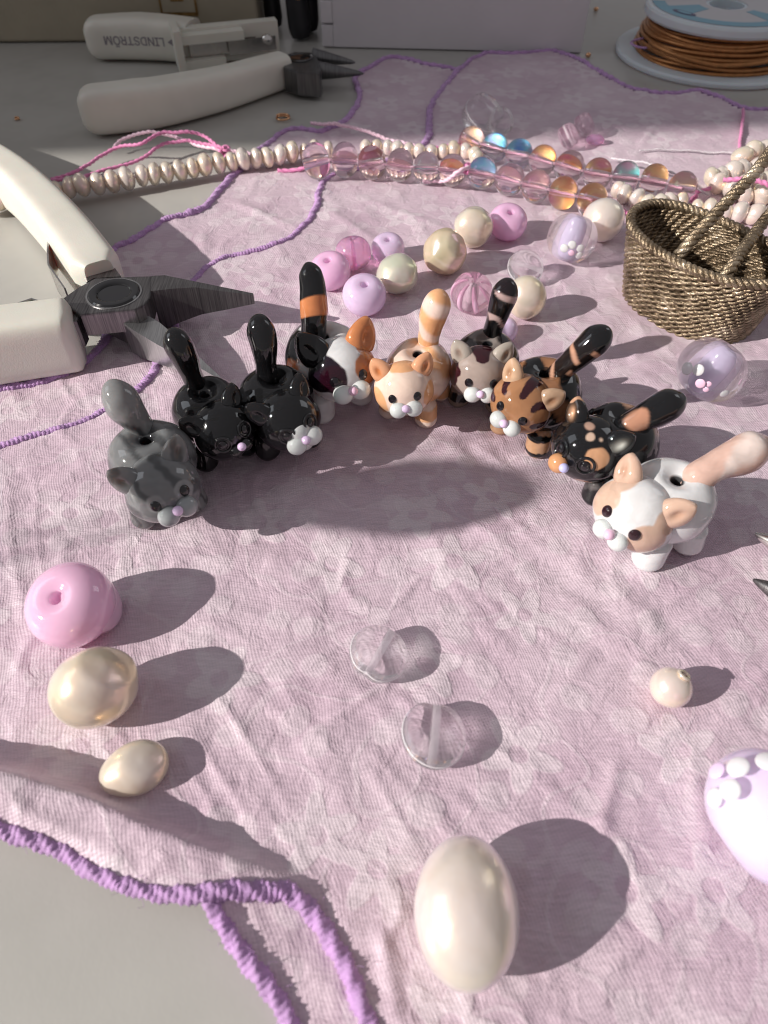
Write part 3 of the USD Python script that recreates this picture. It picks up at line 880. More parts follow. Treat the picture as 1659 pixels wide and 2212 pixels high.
# rose striped clear bead
c, R = place(1019, 633, .42, 90)
Q = frame((.05, -.35, 1))
m = put(lathe(bead_profile(R, R * .92, R * .1, 40, p=2.1, dimple=.1), 56), Q)
lo = m[0][:, 2].min()
c = at(1019, 633, zc(c[0], c[1]) - lo + .01)
b = np.array([0, 0, -lo + .01])
t = thing('striped_bead', 'clear glass bead with pink petal stripes inside, between two cat tails', 'bead', (c[0], c[1], zc(c[0], c[1])), BACK)
obj('clear_shell', put(m, None, b), 'faint_pink_glass', t)
obj('silvered_core', put(put(lathe(bead_profile(R * .24, R * .85, R * .1, 20), 24), Q), None, b), 'silver_cord', t)
for k in range(7):
    a = k / 7 * 2 * math.pi
    th = np.linspace(.35, 2.5, 16)
    pth = np.stack([np.sin(th) * np.cos(a + .25 * th), np.sin(th) * np.sin(a + .25 * th), np.cos(th) * .9], 1) * R * .9
    v, f = tube(pth @ Q.T + b, R * .13 * np.sin(np.linspace(.3, 2.9, 16)) + .005, 10)
    obj('petal_stripe', (v, f), 'glass_rose', t)

# ------------------------------------------------------------------ strands
def polybead(R, hz, hole):
    return lathe(bead_profile(R, hz, hole, 26, p=2.05, dimple=.05), 36)


def aura_strand(px, wpx, label, tails=(), seed=0, knot=None):
    r_ = np.random.default_rng(seed)
    cs, Rs = [], []
    for (u, v), w in zip(px, wpx):
        c, R = place(u, v, .36, w)
        R *= 1.05; cs.append(at(u, v, R + zc(c[0], c[1]) + .02)); Rs.append(R)
    cs = np.array(cs)
    base = np.array([cs[0][0], cs[0][1], 0])
    t = thing('glass_bead_strand', label, 'bead strand', base)
    tang = np.gradient(cs, axis=0)
    for k, (c, R) in enumerate(zip(cs, Rs)):
        gap = np.linalg.norm(tang[k]) / 2
        Q = frame(tang[k] + [0, 0, r_.normal() * .08])
        bead = obj('bead', put(polybead(R, min(gap * .99, R * .97), R * .17), Q, c - base), f'aura_glass_{"abc"[r_.integers(3)]}', t)
        # dichroic sheet along the bore
        a = r_.uniform(-.9, .9) + 1.0
        side = Q[:, 0] * math.cos(a) + Q[:, 1] * math.sin(a)
        nn = np.cross(Q[:, 2], side)
        th = np.linspace(0, math.pi, 22) if r_.random() < .72 else np.linspace(0, 2 * math.pi, 40)[:-1]
        half = len(th) == 22
        ring = np.stack([np.cos(th) * min(gap, R) * .86, np.sin(th) * R * .86 + (R * .16 if half else 0) * (1 - np.sin(th))], 1)
        d3 = ring[:, :1] * Q[:, 2] + ring[:, 1:] * side
        poly = d3 + (c - base)
        m_ = len(poly)
        vv = np.vstack([poly + nn * .004, poly - nn * .004])
        kk = np.arange(1, m_ - 1)
        f = np.vstack([np.stack([kk * 0, kk, kk + 1], 1), np.stack([kk * 0 + m_, kk + 1 + m_, kk + m_], 1)])
        q = np.arange(m_); nx = (q + 1) % m_
        f = np.vstack([f, np.stack([q, q + m_, nx], 1), np.stack([nx, q + m_, nx + m_], 1)])
        used.setdefault((bead, 'x'), 0)
        obj('foil', (vv, f), FOILS[r_.choice(5, p=[.2, .14, .26, .26, .14])], bead, smooth=False)
    pth = list(cs - base)
    p, s = resample(spline(pth, 300), .03)
    obj('thread', tube(p, .034, 8, 2, .15, .2), 'pale_cord', t)
    for tl, mt in tails:
        q = np.array([at(u, v, z) for u, v, z in tl]) - base
        p, s = resample(spline(q, 120), .03)
        obj('thread_tail', tube(p, .05, 10, 2, .22, .22), mt, t)
    if knot:
        kc = at(*knot) - base
        ths = np.linspace(0, 4 * math.pi, 80)
        kp = np.stack([np.cos(ths) * .10, np.sin(ths * 1.5) * .09, np.sin(ths) * .08], 1) + kc
        obj('knot', tube(kp, .055, 8), 'pink_cord', t)
    return t


FRONT = [(683, 348), (745, 346), (804, 352), (864, 357), (921, 363), (977, 368), (1042, 374), (1101, 388), (1158, 403), (1217, 417), (1279, 432)]
aura_strand(FRONT, [70, 68, 66, 64, 63, 62, 63, 63, 64, 65, 66], 'front strand of pink iridescent glass beads on a pink thread',
            [([(683, 352, .3), (650, 365, .15), (600, 368, .1)], 'pink_cord'), ([(1012, 362, .85), (985, 374, .8), (960, 390, .35), (915, 387, .3)], 'pale_cord'), ([(1279, 436, .4), (1340, 452, .2), (1392, 490, .15)], 'pink_cord')], 3, (1008, 364, .6))
BACKROW = [(1019, 304), (1068, 319), (1121, 333), (1172, 347), (1230, 361), (1291, 376), (1351, 384), (1412, 391), (1474, 407)]
aura_strand(BACKROW, [55, 56, 58, 60, 63, 62, 64, 66, 66], 'rear strand of pink and blue iridescent glass beads ending at a pink knot',
            [([(1019, 306, .35), (985, 312, .2), (930, 322, .15)], 'pink_cord'), ([(1495, 420, .3), (1530, 408, .3), (1580, 395, .25)], 'pink_cord')], 8, (1494, 424, .3))


def pearl_strand(px, w0, label, seed, thread=True, jit=.12, mats=('pearl_cream', 'pearl_blush', 'pearl_ivory', 'pearl_white'), thin=.72, lift=.28, step=1.0, cloth_on=True):
    r_ = np.random.default_rng(seed)
    pts = spline([at(u, v, lift) for u, v in px], 400)
    s = np.r_[0, np.cumsum(np.linalg.norm(np.diff(pts, axis=0), axis=1))]
    ws = np.interp(np.linspace(0, s[-1], 400), np.linspace(0, s[-1], len(w0)), w0)
    base = np.array([pts[0][0], pts[0][1], 0])
    t = thing('pearl_strand', label, 'pearl strand', base)
    pos, path = 0.0, []
    while pos < s[-1]:
        c = np.array([np.interp(pos, s, pts[:, k]) for k in range(3)])
        tg = np.array([np.interp(min(pos + .1, s[-1]), s, pts[:, k]) for k in range(3)]) - np.array([np.interp(max(pos - .1, 0), s, pts[:, k]) for k in range(3)])
        R = np.interp(pos, s, ws) / 2 * depth(c) / FPX * r_.uniform(.9, 1.08)
        c[2] = R * .98 + (zc(c[0], c[1]) + .02 if cloth_on else .01)
        tg = tg / np.linalg.norm(tg) + r_.normal(size=3) * jit
        Q = frame(tg, (0, 0, 1))
        vv, f = ball(3)
        rr = 1 + .07 * (fbm(vv * 1.2 + r_.uniform(0, 50), 2, 1) - .5) * 2
        th = thin * r_.uniform(.9, 1.1)
        ang = vv[:, 2]
        vv = vv * rr[:, None] * np.array([R, R * r_.uniform(.85, .98), R * th])
        obj('pearl', (vv @ Q.T + c - base, f), mats[r_.integers(len(mats))], t)
        path.append(c - base)
        pos += R * th * 1.86 * step
    p, _ = resample(spline(path, 300), .05)
    obj('thread', tube(p, .025, 6), 'pale_cord', t)
    return t


pearl_strand([(-30, 445), (30, 437), (100, 424), (190, 410), (290, 392), (390, 375), (480, 360), (560, 349), (640, 338), (720, 330)], [48, 46, 46, 44, 42], 'strand of cream rice pearls running from the pliers to the pink glass beads', 5, thin=.66, step=1.02)
pearl_strand([(790, 322), (850, 322), (910, 330), (970, 328), (1010, 330), (1030, 350)], [34, 34, 32], 'strand of small pearls peeking out behind the front pink glass beads', 6, thin=.8)
pearl_strand([(1335, 415), (1352, 428), (1382, 436), (1412, 448), (1450, 440), (1490, 450)], [38, 44, 46, 44], 'short row of pearls between the white pearl and the basket', 7, thin=.7)
pearl_strand([(1535, 388), (1560, 382), (1590, 376), (1625, 368), (1670, 362), (1760, 360)], [40, 44, 46], 'pearl strand behind the basket handle, upper row', 9, thin=.7, jit=.4)
pearl_strand([(1550, 405), (1590, 412), (1630, 400), (1680, 398), (1750, 400)], [42, 46, 46], 'pearl strand behind the basket handle, middle row', 10, thin=.72, jit=.4)
pearl_strand([(1505, 455), (1550, 462), (1590, 468), (1635, 472), (1690, 470), (1760, 470)], [42, 48, 50], 'pearl strand behind the basket rim, lower row', 12, thin=.72, jit=.4)
pearl_strand([(1580, 425), (1620, 430), (1670, 432), (1750, 430)], [42, 46, 46], 'pearl strand under the pink cord beside the basket handle', 15, thin=.72, jit=.4)
pearl_strand([(1600, 345), (1640, 335), (1690, 330), (1750, 330)], [44, 46, 46], 'pearl strand at the right edge where the seam meets it', 14, thin=.72, jit=.4)

# loose cords
cord('pink_thread', [(112, 392), (160, 378), (210, 350), (260, 330), (310, 322), (350, 300), (400, 292), (430, 290), (455, 306), (485, 326)], .045, 'pink_cord', 'pink knotted thread looping across the table beside the pearls', zs=[.1, .1, .1, .15, .3, .4, .5, .5, .4, .25])
cord('pink_thread', [(112, 394), (180, 384), (260, 362), (320, 345), (360, 318), (420, 312), (455, 318), (487, 327)], .045, 'pink_cord', 'pink thread lying nearest the pearl strand on the white table', zs=[.1, .1, .1, .1, .2, .25, .25, .25])
cord('pink_thread', [(247, 325), (270, 300), (320, 290), (380, 300), (440, 322), (487, 328), (530, 333), (555, 340)], .045, 'pale_cord', 'pale pink thread end curling up over the other pink threads', zs=[.05, .25, .4, .3, .2, .2, .15, .1])
cord('pale_thread', [(672, 270), (715, 273), (760, 279), (795, 290), (830, 303), (870, 314), (912, 321)], .05, 'pale_cord', 'pale pink twisted thread lying over the purple hem at the back', zs=[.06, .12, .15, .15, .12, .08, .05])
cord('pink_thread', [(1604, 240), (1602, 270), (1598, 300), (1596, 345)], .045, 'pink_cord', 'magenta thread hanging straight down the cloth at the right edge', zs=[.05] * 4)
cord('silver_thread', [(1320, 345), (1360, 352), (1400, 358), (1440, 370), (1480, 388), (1510, 408), (1530, 425)], .03, 'silver_cord', 'thin silvery thread crossing behind the rear bead strand', zs=[.1, .25, .4, .45, .4, .3, .1])
cord('silver_thread', [(1380, 330), (1440, 328), (1500, 330), (1550, 333), (1600, 340)], .025, 'silver_cord', 'white thread lying in the sun toward the right edge', zs=[.05] * 5)
cord('pink_thread', [(1560, 395), (1600, 393), (1640, 400), (1690, 420)], .06, 'pink_cord', 'pink cord over the pearls at the right edge behind the handle', zs=[.6, .7, .7, .6])
kt = np.linspace(0, 4 * math.pi, 90)
kc = at(486, 327, .3)
obj('thread_knot', tube(np.stack([np.cos(kt) * .12, np.sin(kt * 1.5) * .1, np.sin(kt) * .09], 1) + kc, .06, 8), 'pink_cord', label='pink knot where the threads meet above the pearls', cat='knot')
#PART2
# ------------------------------------------------------------------ cats
def smooth01(x, a, b):
    t = np.clip((x - a) / (b - a), 0, 1)
    return t * t * (3 - 2 * t)


def mixc(a, b, t):
    return np.asarray(a)[None] * (1 - t[:, None]) + np.asarray(b)[None] * t[:, None] if np.ndim(a) == 1 else a * (1 - t[:, None]) + np.asarray(b)[None] * t[:, None]


BLACK, GREY, WHITE, ORANGE, CREAM = (.006, .006, .007), (.19, .195, .20), (.66, .65, .66), (.50, .185, .075), (.76, .58, .49)
TAN, WINE, TAUPE, BEIGE, DKGREY = (.34, .165, .08), (.030, .006, .010), (.34, .27, .24), (.58, .40, .31), (.045, .045, .048)


def solid(c):
    return lambda p: np.repeat(np.asarray(c, float)[None], len(p), 0)


def swirl(c0, c1, f=3.0, lo=.48, hi=.56, seed=1, direction=(0, 0, 1)):
    d = np.asarray(direction, float)

    def g(p):
        w = fbm(p * 1.6 + seed, 3, seed)
        k = .5 + .5 * np.sin(2 * np.pi * f * (p @ d + .5 * w))
        return mixc(c0, c1, smooth01(k, lo, hi))
    return g


def blotch(c0, c1, f=2.5, thr=.52, w=.03, seed=1):
    def g(p):
        return mixc(c0, c1, smooth01(fbm(p * f + seed * 3.1, 2, seed), thr - w, thr + w))
    return g


def spots(base, lst):
    """lst: (direction, angular radius, colour) on the unit head; x right, y forward, z up of the face"""
    def g(p):
        d = p / np.linalg.norm(p, axis=1, keepdims=True)
        wob = (fbm(d * 2.2 + 5, 2, 4) - .5) * .22
        c = base(p)
        for q, r, col in lst:
            q = np.asarray(q, float) / np.linalg.norm(q)
            a = np.arccos(np.clip(d @ q, -1, 1)) + wob
            c = mixc(c, col, 1 - smooth01(a, r - .03, r + .03))
        return c
    return g


def tabby(base, dark, n=8.0, seed=1, lo=.55, hi=1.35):
    """short dark stripes fanning out over forehead and cheeks"""
    def g(p):
        d = p / np.linalg.norm(p, axis=1, keepdims=True)
        c = base(p)
        a = np.arctan2(d[:, 0], d[:, 2])
        el = np.arccos(np.clip(d[:, 1], -1, 1))
        w = fbm(d * 1.8 + seed, 2, seed)
        k = np.cos(n * (a + .35 * (w - .5))) - .25 - 1.1 * smooth01(el, lo + .25, lo) - .9 * smooth01(np.abs(a), 2.0, 2.6) + .35 * smooth01(el, 1.0, 1.7)
        k = k - 1.5 * smooth01(el, lo + .08, lo - .1)
        return mixc(c, dark, smooth01(k, -.08, .14))
    return g


def make_ear(R, inner):
    v, f = ball(4)
    z = (v[:, 2] + 1) / 2
    wx = .40 * (1 - z ** 2.4) ** .75 + .05 * np.sqrt(np.clip(1 - v[:, 2] ** 2, 0, 1))
    ang = np.arctan2(v[:, 1], v[:, 0])
    rxy = np.linalg.norm(v[:, :2], axis=1)
    nx = np.cos(ang) * (rxy > 1e-6); ny = np.sin(ang) * (rxy > 1e-6)
    x = nx * wx * 1.05 * np.minimum(1, rxy * 3)
    y = ny * (.25 * (1 - z ** 2) + .08) * np.minimum(1, rxy * 3)
    zz = z * .86
    dent = np.exp(-((x / .13) ** 2) - ((zz - .36) / .20) ** 2)
    y = np.where(y > 0, y - .12 * dent * (y > 0), y)
    y = y - .10 * zz ** 2 + .05
    p = np.stack([x, y, zz], 1) * R
    return p, f, np.clip(dent * (ny > 0), 0, 1)


def cat(label, head, R, nose, eyes, tail_base, tail_tip, zt, looks, zh=None, rt=.2, body_yaw=None, tail_bend=.12, ear_spread=.62, ear_size=.84, roll=0., eye='eye_black', halo=None, muzzle='glass_white', nosem='nose_lilac', one_muzzle=False, body_scale=1.0, tail_prof=None, ear_up=.95, eye_r=.145, pale=None, muzzle_r=.30, seed=1, back=0.0):
    """head, tail_base, tail_tip, nose, eyes: where they show in the view; R: head radius in view units"""
    zh = zh or 1.0
    hc = at(*head, zh)
    Rh = R * depth(hc) / FPX
    s = Rh / .5
    tb = at(*tail_base, .98 * s + .1)
    g = hc[:2] - tb[:2]
    if body_yaw is None:
        phi = math.atan2(g[0], -g[1])
    else:
        phi = math.radians(body_yaw)
    fdir = np.array([math.sin(phi), -math.cos(phi), 0])
    side = np.array([math.cos(phi), math.sin(phi), 0])
    L = max(.95, abs(g @ fdir[:2]))
    bc = hc - fdir * (L * .56)
    bc[2] = 0
    ground = zc(bc[0], bc[1])
    t = thing('glass_cat', label, 'cat figurine', (bc[0], bc[1], ground), 'glass cats standing in an arc', phi)
    Rz = rotz(phi)                                       # local -> world
    def loc(p):
        return (np.asarray(p) - np.array([bc[0], bc[1], ground])) @ Rz
    # body: a bead standing on its hole, hole open on the back
    rb = .60 * s * body_scale
    prof = bead_profile(1.0, .92, .13, 44, p=2.2, dimple=.24)
    v, f = lathe(prof, 64)
    v = v * np.array([rb, max(rb, L * .56), rb * .93]) * (1 + .05 * (fbm(v * 1.3 + seed * 1.9, 2, seed) - .5) * 2)[:, None]
    ring = np.linalg.norm(v[:, :2] / [rb, max(rb, L * .56)], axis=1)
    bz = .20 * s + rb * .93
    body = v + [0, 0.02, bz]
    pn = (v / rb)
    c = looks['body'](pn)
    if looks.get('hole_dark', True):
        c = mixc(c, np.asarray(BLACK) * 3, 1 - smooth01(ring, .13, .24 if looks.get('dark_ring') else .15))
    obj('body', (body, f), 'cat_glass', t, col=c)
    # legs
    for k, (lx, ly) in enumerate([(-.37, -.36), (.37, -.36), (-.38, .34), (.38, .34)]):
        lx *= s * body_scale; ly *= max(rb, L * .56) / .6
        top = np.array([lx * .8, ly * .8, .55 * s]); bot = np.array([lx, ly - .06 * s, .17 * s])
        p = np.array([top, (top + bot) / 2, bot])
        v, f = ball(4)
        q = np.clip((v[:, 2] + 1) / 2, 0, 1)
        zz = q * (top[2]) + 0 * q
        cen = bot[None] * (1 - q[:, None]) + top[None] * q[:, None]
        rr = np.sqrt(np.clip(1 - v[:, 2] ** 2, 0, 1)); rr = np.minimum(1, rr * 1.15)
        pts = np.stack([cen[:, 0] + v[:, 0] / (np.linalg.norm(v[:, :2], axis=1) + 1e-9) * rr * .205 * s, cen[:, 1] + v[:, 1] / (np.linalg.norm(v[:, :2], axis=1) + 1e-9) * rr * .21 * s, zz], 1)
        obj('leg', (pts, f), 'cat_glass', t, col=looks['leg'](np.stack([v[:, 0], v[:, 1], v[:, 2] + k * 3.7], 1)))
    # head
    view = CAMP - hc; view = view / np.linalg.norm(view)
    vx = RT - view * (RT @ view); vx /= np.linalg.norm(vx); vy = np.cross(view, vx)
    nx_, ny_ = nose
    fw = vx * nx_ - vy * ny_ + view * math.sqrt(max(.05, 1 - nx_ ** 2 - ny_ ** 2))
    ex = vx * eyes[0] - vy * eyes[1]
    ex = ex - fw * (ex @ fw); ex /= np.linalg.norm(ex)
    up = np.cross(ex, fw); up = up / np.linalg.norm(up)   # ex = right in the picture, fw out, up
    Hw = np.stack([ex, fw, up], 1)
    if up[2] < 0:
        Hw = np.stack([-ex, fw, -up], 1)
    H = Rz.T @ Hw
    hl = loc(hc)
    v, f = ball(5)
    hv = v * np.array([1.0, .94, .95])
    # cheeks: fuller below, a little flat in front
    hv = hv * (1 + .05 * np.exp(-((v[:, 2] + .35) / .4) ** 2) * np.abs(v[:, 0]) ** 2)[:, None]
    hv = hv * (1 + .05 * (fbm(v * 1.5 + seed * 2.7, 2, seed) - .5) * 2 * smooth01(-v[:, 1], -.75, -.2))[:, None]
    obj('head', (hv * Rh @ H.T + hl, f), 'cat_glass', t, col=looks['head'](v * [-1, 1, 1]))
    # ears
    for k, sx in enumerate((1, -1)):
        p, fe, inner = make_ear(Rh * ear_size, .5)
        tilt = frame((sx * ear_spread, -.12, ear_up), (1, 0, 0))
        # columns: x, y(front), z(up along ear); turn a little outwards
        tw = rotz(-sx * .30)
        p = p @ (tilt @ tw).T
        root = np.array([sx * .58, .02 + back, .58]) * Rh
        cc = looks['ear'](p / Rh + k * 9.0) if not isinstance(looks['ear'], tuple) else looks['ear'][k](p / Rh)
        if looks.get('ear_in') is not None:
            ein = looks['ear_in'][k] if isinstance(looks['ear_in'], list) else looks['ear_in']
            cc = mixc(cc, ein, np.clip(inner * 1.2, 0, 1))
        obj('ear', ((p + root) @ H.T + hl, fe), 'cat_glass', t, col=cc)
    # eyes
    for sx in (-1, 1):
        d = np.array([sx * .40, .86, .10]); d /= np.linalg.norm(d)
        q = d * Rh * np.array([1, .94, .95])
        e = obj('eye', put(put(ellipsoid((eye_r * Rh, eye_r * Rh * 1.08, eye_r * .62 * Rh), (0, 0, 0), None, 3), frame(d), q), H, hl), eye, t)
        if halo:
            k_ = np.arange(40) / 40 * 2 * np.pi
            ring = np.stack([np.cos(k_) * eye_r * 1.7 * Rh, np.sin(k_) * eye_r * 1.7 * Rh, 0 * k_ - .02 * Rh], 1)
            ring = np.vstack([ring, ring[:1]])
            m_ = tube(ring, .045 * Rh, 8)
            obj('eye_ring', put(put(m_, frame(d), q), H, hl), halo, e)
    # muzzle and nose
    if muzzle:
        for sx in ((-1, 1) if not one_muzzle else (1,)):
            mc = np.array([sx * muzzle_r * .86, .93, -.30]) * Rh
            obj('muzzle', put(put(ellipsoid((muzzle_r * Rh, muzzle_r * .9 * Rh, muzzle_r * .95 * Rh), mc, None, 4), H, hl), None), muzzle, t)
    obj('nose', put(ellipsoid((.14 * Rh, .15 * Rh, .13 * Rh), np.array([0, 1.12, -.17]) * Rh, None, 3), H, hl), nosem, t)
    if pale:
        for dd, ax, mt in pale:
            pc = np.asarray(dd) * Rh
            obj('muzzle_patch', put(ellipsoid(np.asarray(ax) * Rh, pc, None, 4), H, hl), mt, t)
    # tail
    tipw = at(*tail_tip, zt)
    tbl, ttl = np.array([0.0, L * .44, bz + rb * .55]), loc(tipw)
    tbw = loc(at(*tail_base, bz + rb * .62 + ground))
    tbl = tbw
    start = tbl * .72 + np.array([0, L * .30, bz]) * .28
    mid = (tbl + ttl) / 2 + np.array([0, tail_bend * -1.0, -abs(tail_bend) * .3])
    p = spline([start, tbl, mid, ttl], 90)
    u = np.linspace(0, 1, 90)
    pr = tail_prof or [.98, .90, .86, .98, 1.1, 1.16, 1.08]
    from scipy.interpolate import CubicSpline
    rad = rt * CubicSpline(np.linspace(0, 1, len(pr)), pr)(u)
    endlen = np.linalg.norm(np.diff(p, axis=0), axis=1).sum()
    arc = np.r_[0, np.cumsum(np.linalg.norm(np.diff(p, axis=0), axis=1))]
    e = (arc[-1] - arc) / (rad[-1] * 1.5)
    rad = rad * np.sqrt(np.clip(1 - np.clip(1 - e, 0, 1) ** 2, 0.0004, 1))
    v, f = tube(p, rad, 28)
    wob = 1 + .05 * (fbm(v * 3 + seed, 2, seed) - .5) * 3.6
    n_ = 90
    ringc = np.repeat(p, 28, 0)
    v[:n_ * 28] = ringc + (v[:n_ * 28] - ringc) * wob[:n_ * 28, None]
    av = np.repeat(u * endlen, 28); an = np.tile(np.arange(28) / 28 * 2 * np.pi, n_)
    tc = np.stack([np.cos(an) * .25, np.sin(an) * .25, av], 1)
    tc = np.vstack([tc, [0, 0, 0], [0, 0, endlen]])
    obj('tail', (v, f), 'cat_glass', t, col=looks['tail'](tc, np.r_[np.repeat(u, 28), 0, 1]))
    return t


def tl(fn):
    return lambda p, u: fn(p)


def bands(c0, c1, f, duty, seed, slant=.6, tip=None, soft=.08):
    def g(p, u):
        w = fbm(p * 2.0 + seed, 2, seed)
        k = .5 + .5 * np.sin(2 * np.pi * (f * p[:, 2] + slant * np.arctan2(p[:, 1], p[:, 0]) / np.pi * .5 + .9 * w))
        c = mixc(c0, c1, smooth01(k, duty - soft, duty + soft))
        if tip is not None:
            c = mixc(c, tip[1], smooth01(u, tip[0] - .01, tip[0] + .03))
        return c
    return g


# 1 grey
gsw = swirl((.17, .175, .18), (.07, .073, .077), 1.5, .70, .99, 3, (.8, .2, .4))
cat('grey glass cat with pointed ears and upright grey tail, leftmost of the arc', (352, 1052), 80, (.26, .44), (150, -85), (305, 925), (240, 820), 2.15,
    dict(body=gsw, head=spots(gsw, [((-.40, .86, .10), .26, (.25, .255, .26)), ((.40, .86, .10), .26, (.25, .255, .26))]), ear=gsw, ear_in=(.075, .07, .065), leg=gsw, tail=tl(swirl(GREY, (.07, .072, .078), 1.4, .90, .995, 7, (.9, .1, .35))), dark_ring=True),
    rt=.235, muzzle='muzzle_grey', seed=3, ear_spread=.75, tail_prof=[.95, .86, .92, 1.1, 1.15, 1.1, 1.0])
# 2 black
blk = solid(BLACK)
cat('all black glass cat with a lone lilac nose beside the grey cat', (484, 928), 68, (.40, .36), (130, -80), (424, 832), (368, 708), 2.3,
    dict(body=blk, head=blk, ear=blk, leg=blk, tail=tl(blk)), rt=.2, muzzle='muzzle_black', halo='muzzle_black', muzzle_r=.22, seed=5, ear_spread=.75)
# 3 tuxedo
cat('black glass cat with big white muzzle, third from the left', (622, 906), 70, (.42, .44), (160, -75), (578, 810), (553, 678), 2.3,
    dict(body=blk, head=blk, ear=blk, leg=blk, tail=tl(blk)), rt=.215, muzzle='glass_white', halo='muzzle_black', seed=7, muzzle_r=.32,
    pale=[((0, .80, -.06), (.36, .26, .34), 'glass_white'), ((0, .84, -.50), (.26, .2, .2), 'glass_white')], tail_prof=[1.0, .98, .82, .95, 1.08, 1.1, 1.05])
# 4 calico
wb = solid(WHITE)
cal_head = spots(wb, [((-.70, .55, .30), .62, (.012, .006, .012)), ((-.42, .80, .12), .42, (.018, .003, .008)), ((-.75, .1, .75), .5, BLACK), ((.62, .62, .18), .50, ORANGE), ((.75, .25, .6), .45, ORANGE)])
def caltail(p, u):
    c = blk(p)
    w = .05 * np.sin(np.arctan2(p[:, 1], p[:, 0]) + 1)
    k = smooth01(u + w, .40, .42) * (1 - smooth01(u + w, .58, .60))
    return mixc(c, ORANGE, k)
cat('calico glass cat with black eye patch, orange ear and orange-banded black tail', (737, 798), 74, (.27, .40), (130, -22), (678, 728), (660, 567), 2.6,
    dict(body=spots(wb, [((-.8, .3, .5), .55, BLACK), ((-.3, .9, .5), .45, BLACK), ((-.95, -.1, .1), .30, ORANGE)]), head=cal_head, ear=(solid(BLACK), solid(ORANGE)), ear_in=[BLACK, (.45, .16, .06)], leg=wb, tail=caltail),
    rt=.215, seed=9, halo=None, zh=1.1, nosem='nose_pink', tail_prof=[1.0, 1.02, .98, 1.1, 1.05, .95, .62], ear_up=1.05, ear_size=1.05)
# 5 orange
oc = (.73, .47, .34)
PEACH = (.71, .37, .19)
obody = swirl(CREAM, PEACH, 1.25, .50, .95, 4, (.5, .3, .9))
cat('orange and cream striped glass cat standing in the middle of the arc', (872, 838), 63, (.06, .48), (160, -18), (923, 742), (954, 625), 2.2,
    dict(body=obody, head=spots(tabby(solid(CREAM), PEACH, 3.4, 6, .95), [((-.88, .38, -.15), .50, PEACH), ((.88, .36, -.1), .48, PEACH), ((-.35, .75, -.62), .2, PEACH)]),
         ear=solid((.62, .30, .17)), ear_in=(.50, .17, .06), leg=swirl(CREAM, PEACH, .55, .5, .75, 12), tail=bands((.78, .58, .51), PEACH, 2.6, .52, 3, soft=.3)), rt=.225, seed=11, zh=1.02)
# 6 grey tabby
ttail = bands((.42, .30, .29), BLACK, 2.6, .13, 8, tip=(.80, (.010, .006, .008)))
cat('grey-brown tabby glass cat with black striped tail, right of the orange cat', (1036, 806), 62, (.06, .50), (145, 14), (1062, 722), (1099, 600), 2.25,
    dict(body=swirl((.20, .17, .16), (.012, .010, .011), 1.2, .42, .7, 6, (.6, .5, .5)), head=spots(tabby(solid(TAUPE), WINE, 5.0, 2, .75), [((-.92, .25, .0), .40, WINE)]),
         ear=solid((.36, .31, .27)), ear_in=(.24, .18, .15), leg=swirl((.22, .17, .14), BLACK, .8, .35, .55, 15), tail=ttail), rt=.20, seed=13, zh=1.05)
# 7 brown tabby
cat('brown tabby glass cat with wine-red forehead stripes and black striped tail', (1128, 872), 68, (-.42, .44), (130, 70), (1206, 808), (1315, 705), 2.25,
    dict(body=swirl((.26, .12, .06), BLACK, 1.2, .28, .52, 5, (.6, .6, .4)), head=tabby(solid(TAN), WINE, 8.0, 4, .62),
         ear=solid((.50, .32, .21)), ear_in=(.38, .20, .11), leg=swirl((.46, .26, .15), BLACK, .95, .66, .80, 20), tail=bands((.010, .007, .007), (.46, .25, .17), 2.3, .92, 6, tip=(.72, BLACK))), rt=.215, seed=15, zh=1.05, body_scale=1.08, muzzle_r=.29)
# 8 tortie
cat('black tortoiseshell glass cat with tan patch over one eye and black tail', (1268, 968), 76, (-.48, .38), (145, 75), (1356, 922), (1478, 852), 1.85,
    dict(body=blotch(BLACK, (.32, .18, .12), 1.3, .66, .03, 5), head=spots(blk, [((.58, .66, .42), .34, (.55, .30, .17)), ((.1, .6, .8), .10, (.5, .36, .28)), ((.35, .45, .85), .09, (.5, .36, .28)), ((-.2, .35, .95), .13, (.35, .22, .17)), ((.5, .5, -.7), .26, (.45, .27, .2))]),
         ear=(blotch(BLACK, (.5, .28, .18), 1.6, .6, .02, 2), solid(BLACK)), ear_in=[(.50, .28, .17), (.42, .42, .38)], leg=blotch(BLACK, (.10, .09, .09), 1.0, .55, .05, 8), tail=tl(blotch(BLACK, (.40, .20, .13), 1.5, .80, .02, 4))), rt=.235, seed=17, muzzle='muzzle_tan', one_muzzle=True, nosem='nose_blue', zh=.98, halo='muzzle_black')
# 9 white and beige
def paletail(p, u):
    return swirl((.58, .38, .32), (.66, .54, .50), 1.8, .55, .9, 3, (.5, .4, .5))(p)
whead = spots(wb, [((-.74, .60, .16), .52, BEIGE), ((-.62, .3, .7), .36, BEIGE), ((.74, .62, .0), .52, BEIGE), ((.75, .3, .55), .38, BEIGE)])
cat('white and beige glass cat with open bead hole on its back, rightmost of the arc', (1372, 1108), 88, (-.44, .36), (135, 105), (1510, 1030), (1662, 945), 1.8,
    dict(body=wb, head=whead, ear=solid((.58, .38, .29)), ear_in=(.48, .29, .21), leg=wb, tail=paletail), rt=.265, seed=19, eye='eye_wine', zh=.98, nosem='nose_pink', body_scale=.93, muzzle_r=.26)

# ------------------------------------------------------------------ basket
BX = np.array([6.55, 13.62])
bz0 = zc(*BX)
bt = thing('woven_basket', 'small oval woven bronze basket with corded handle at the right edge', 'basket', (BX[0], BX[1], bz0))
BA = math.atan2(-.8, .6)


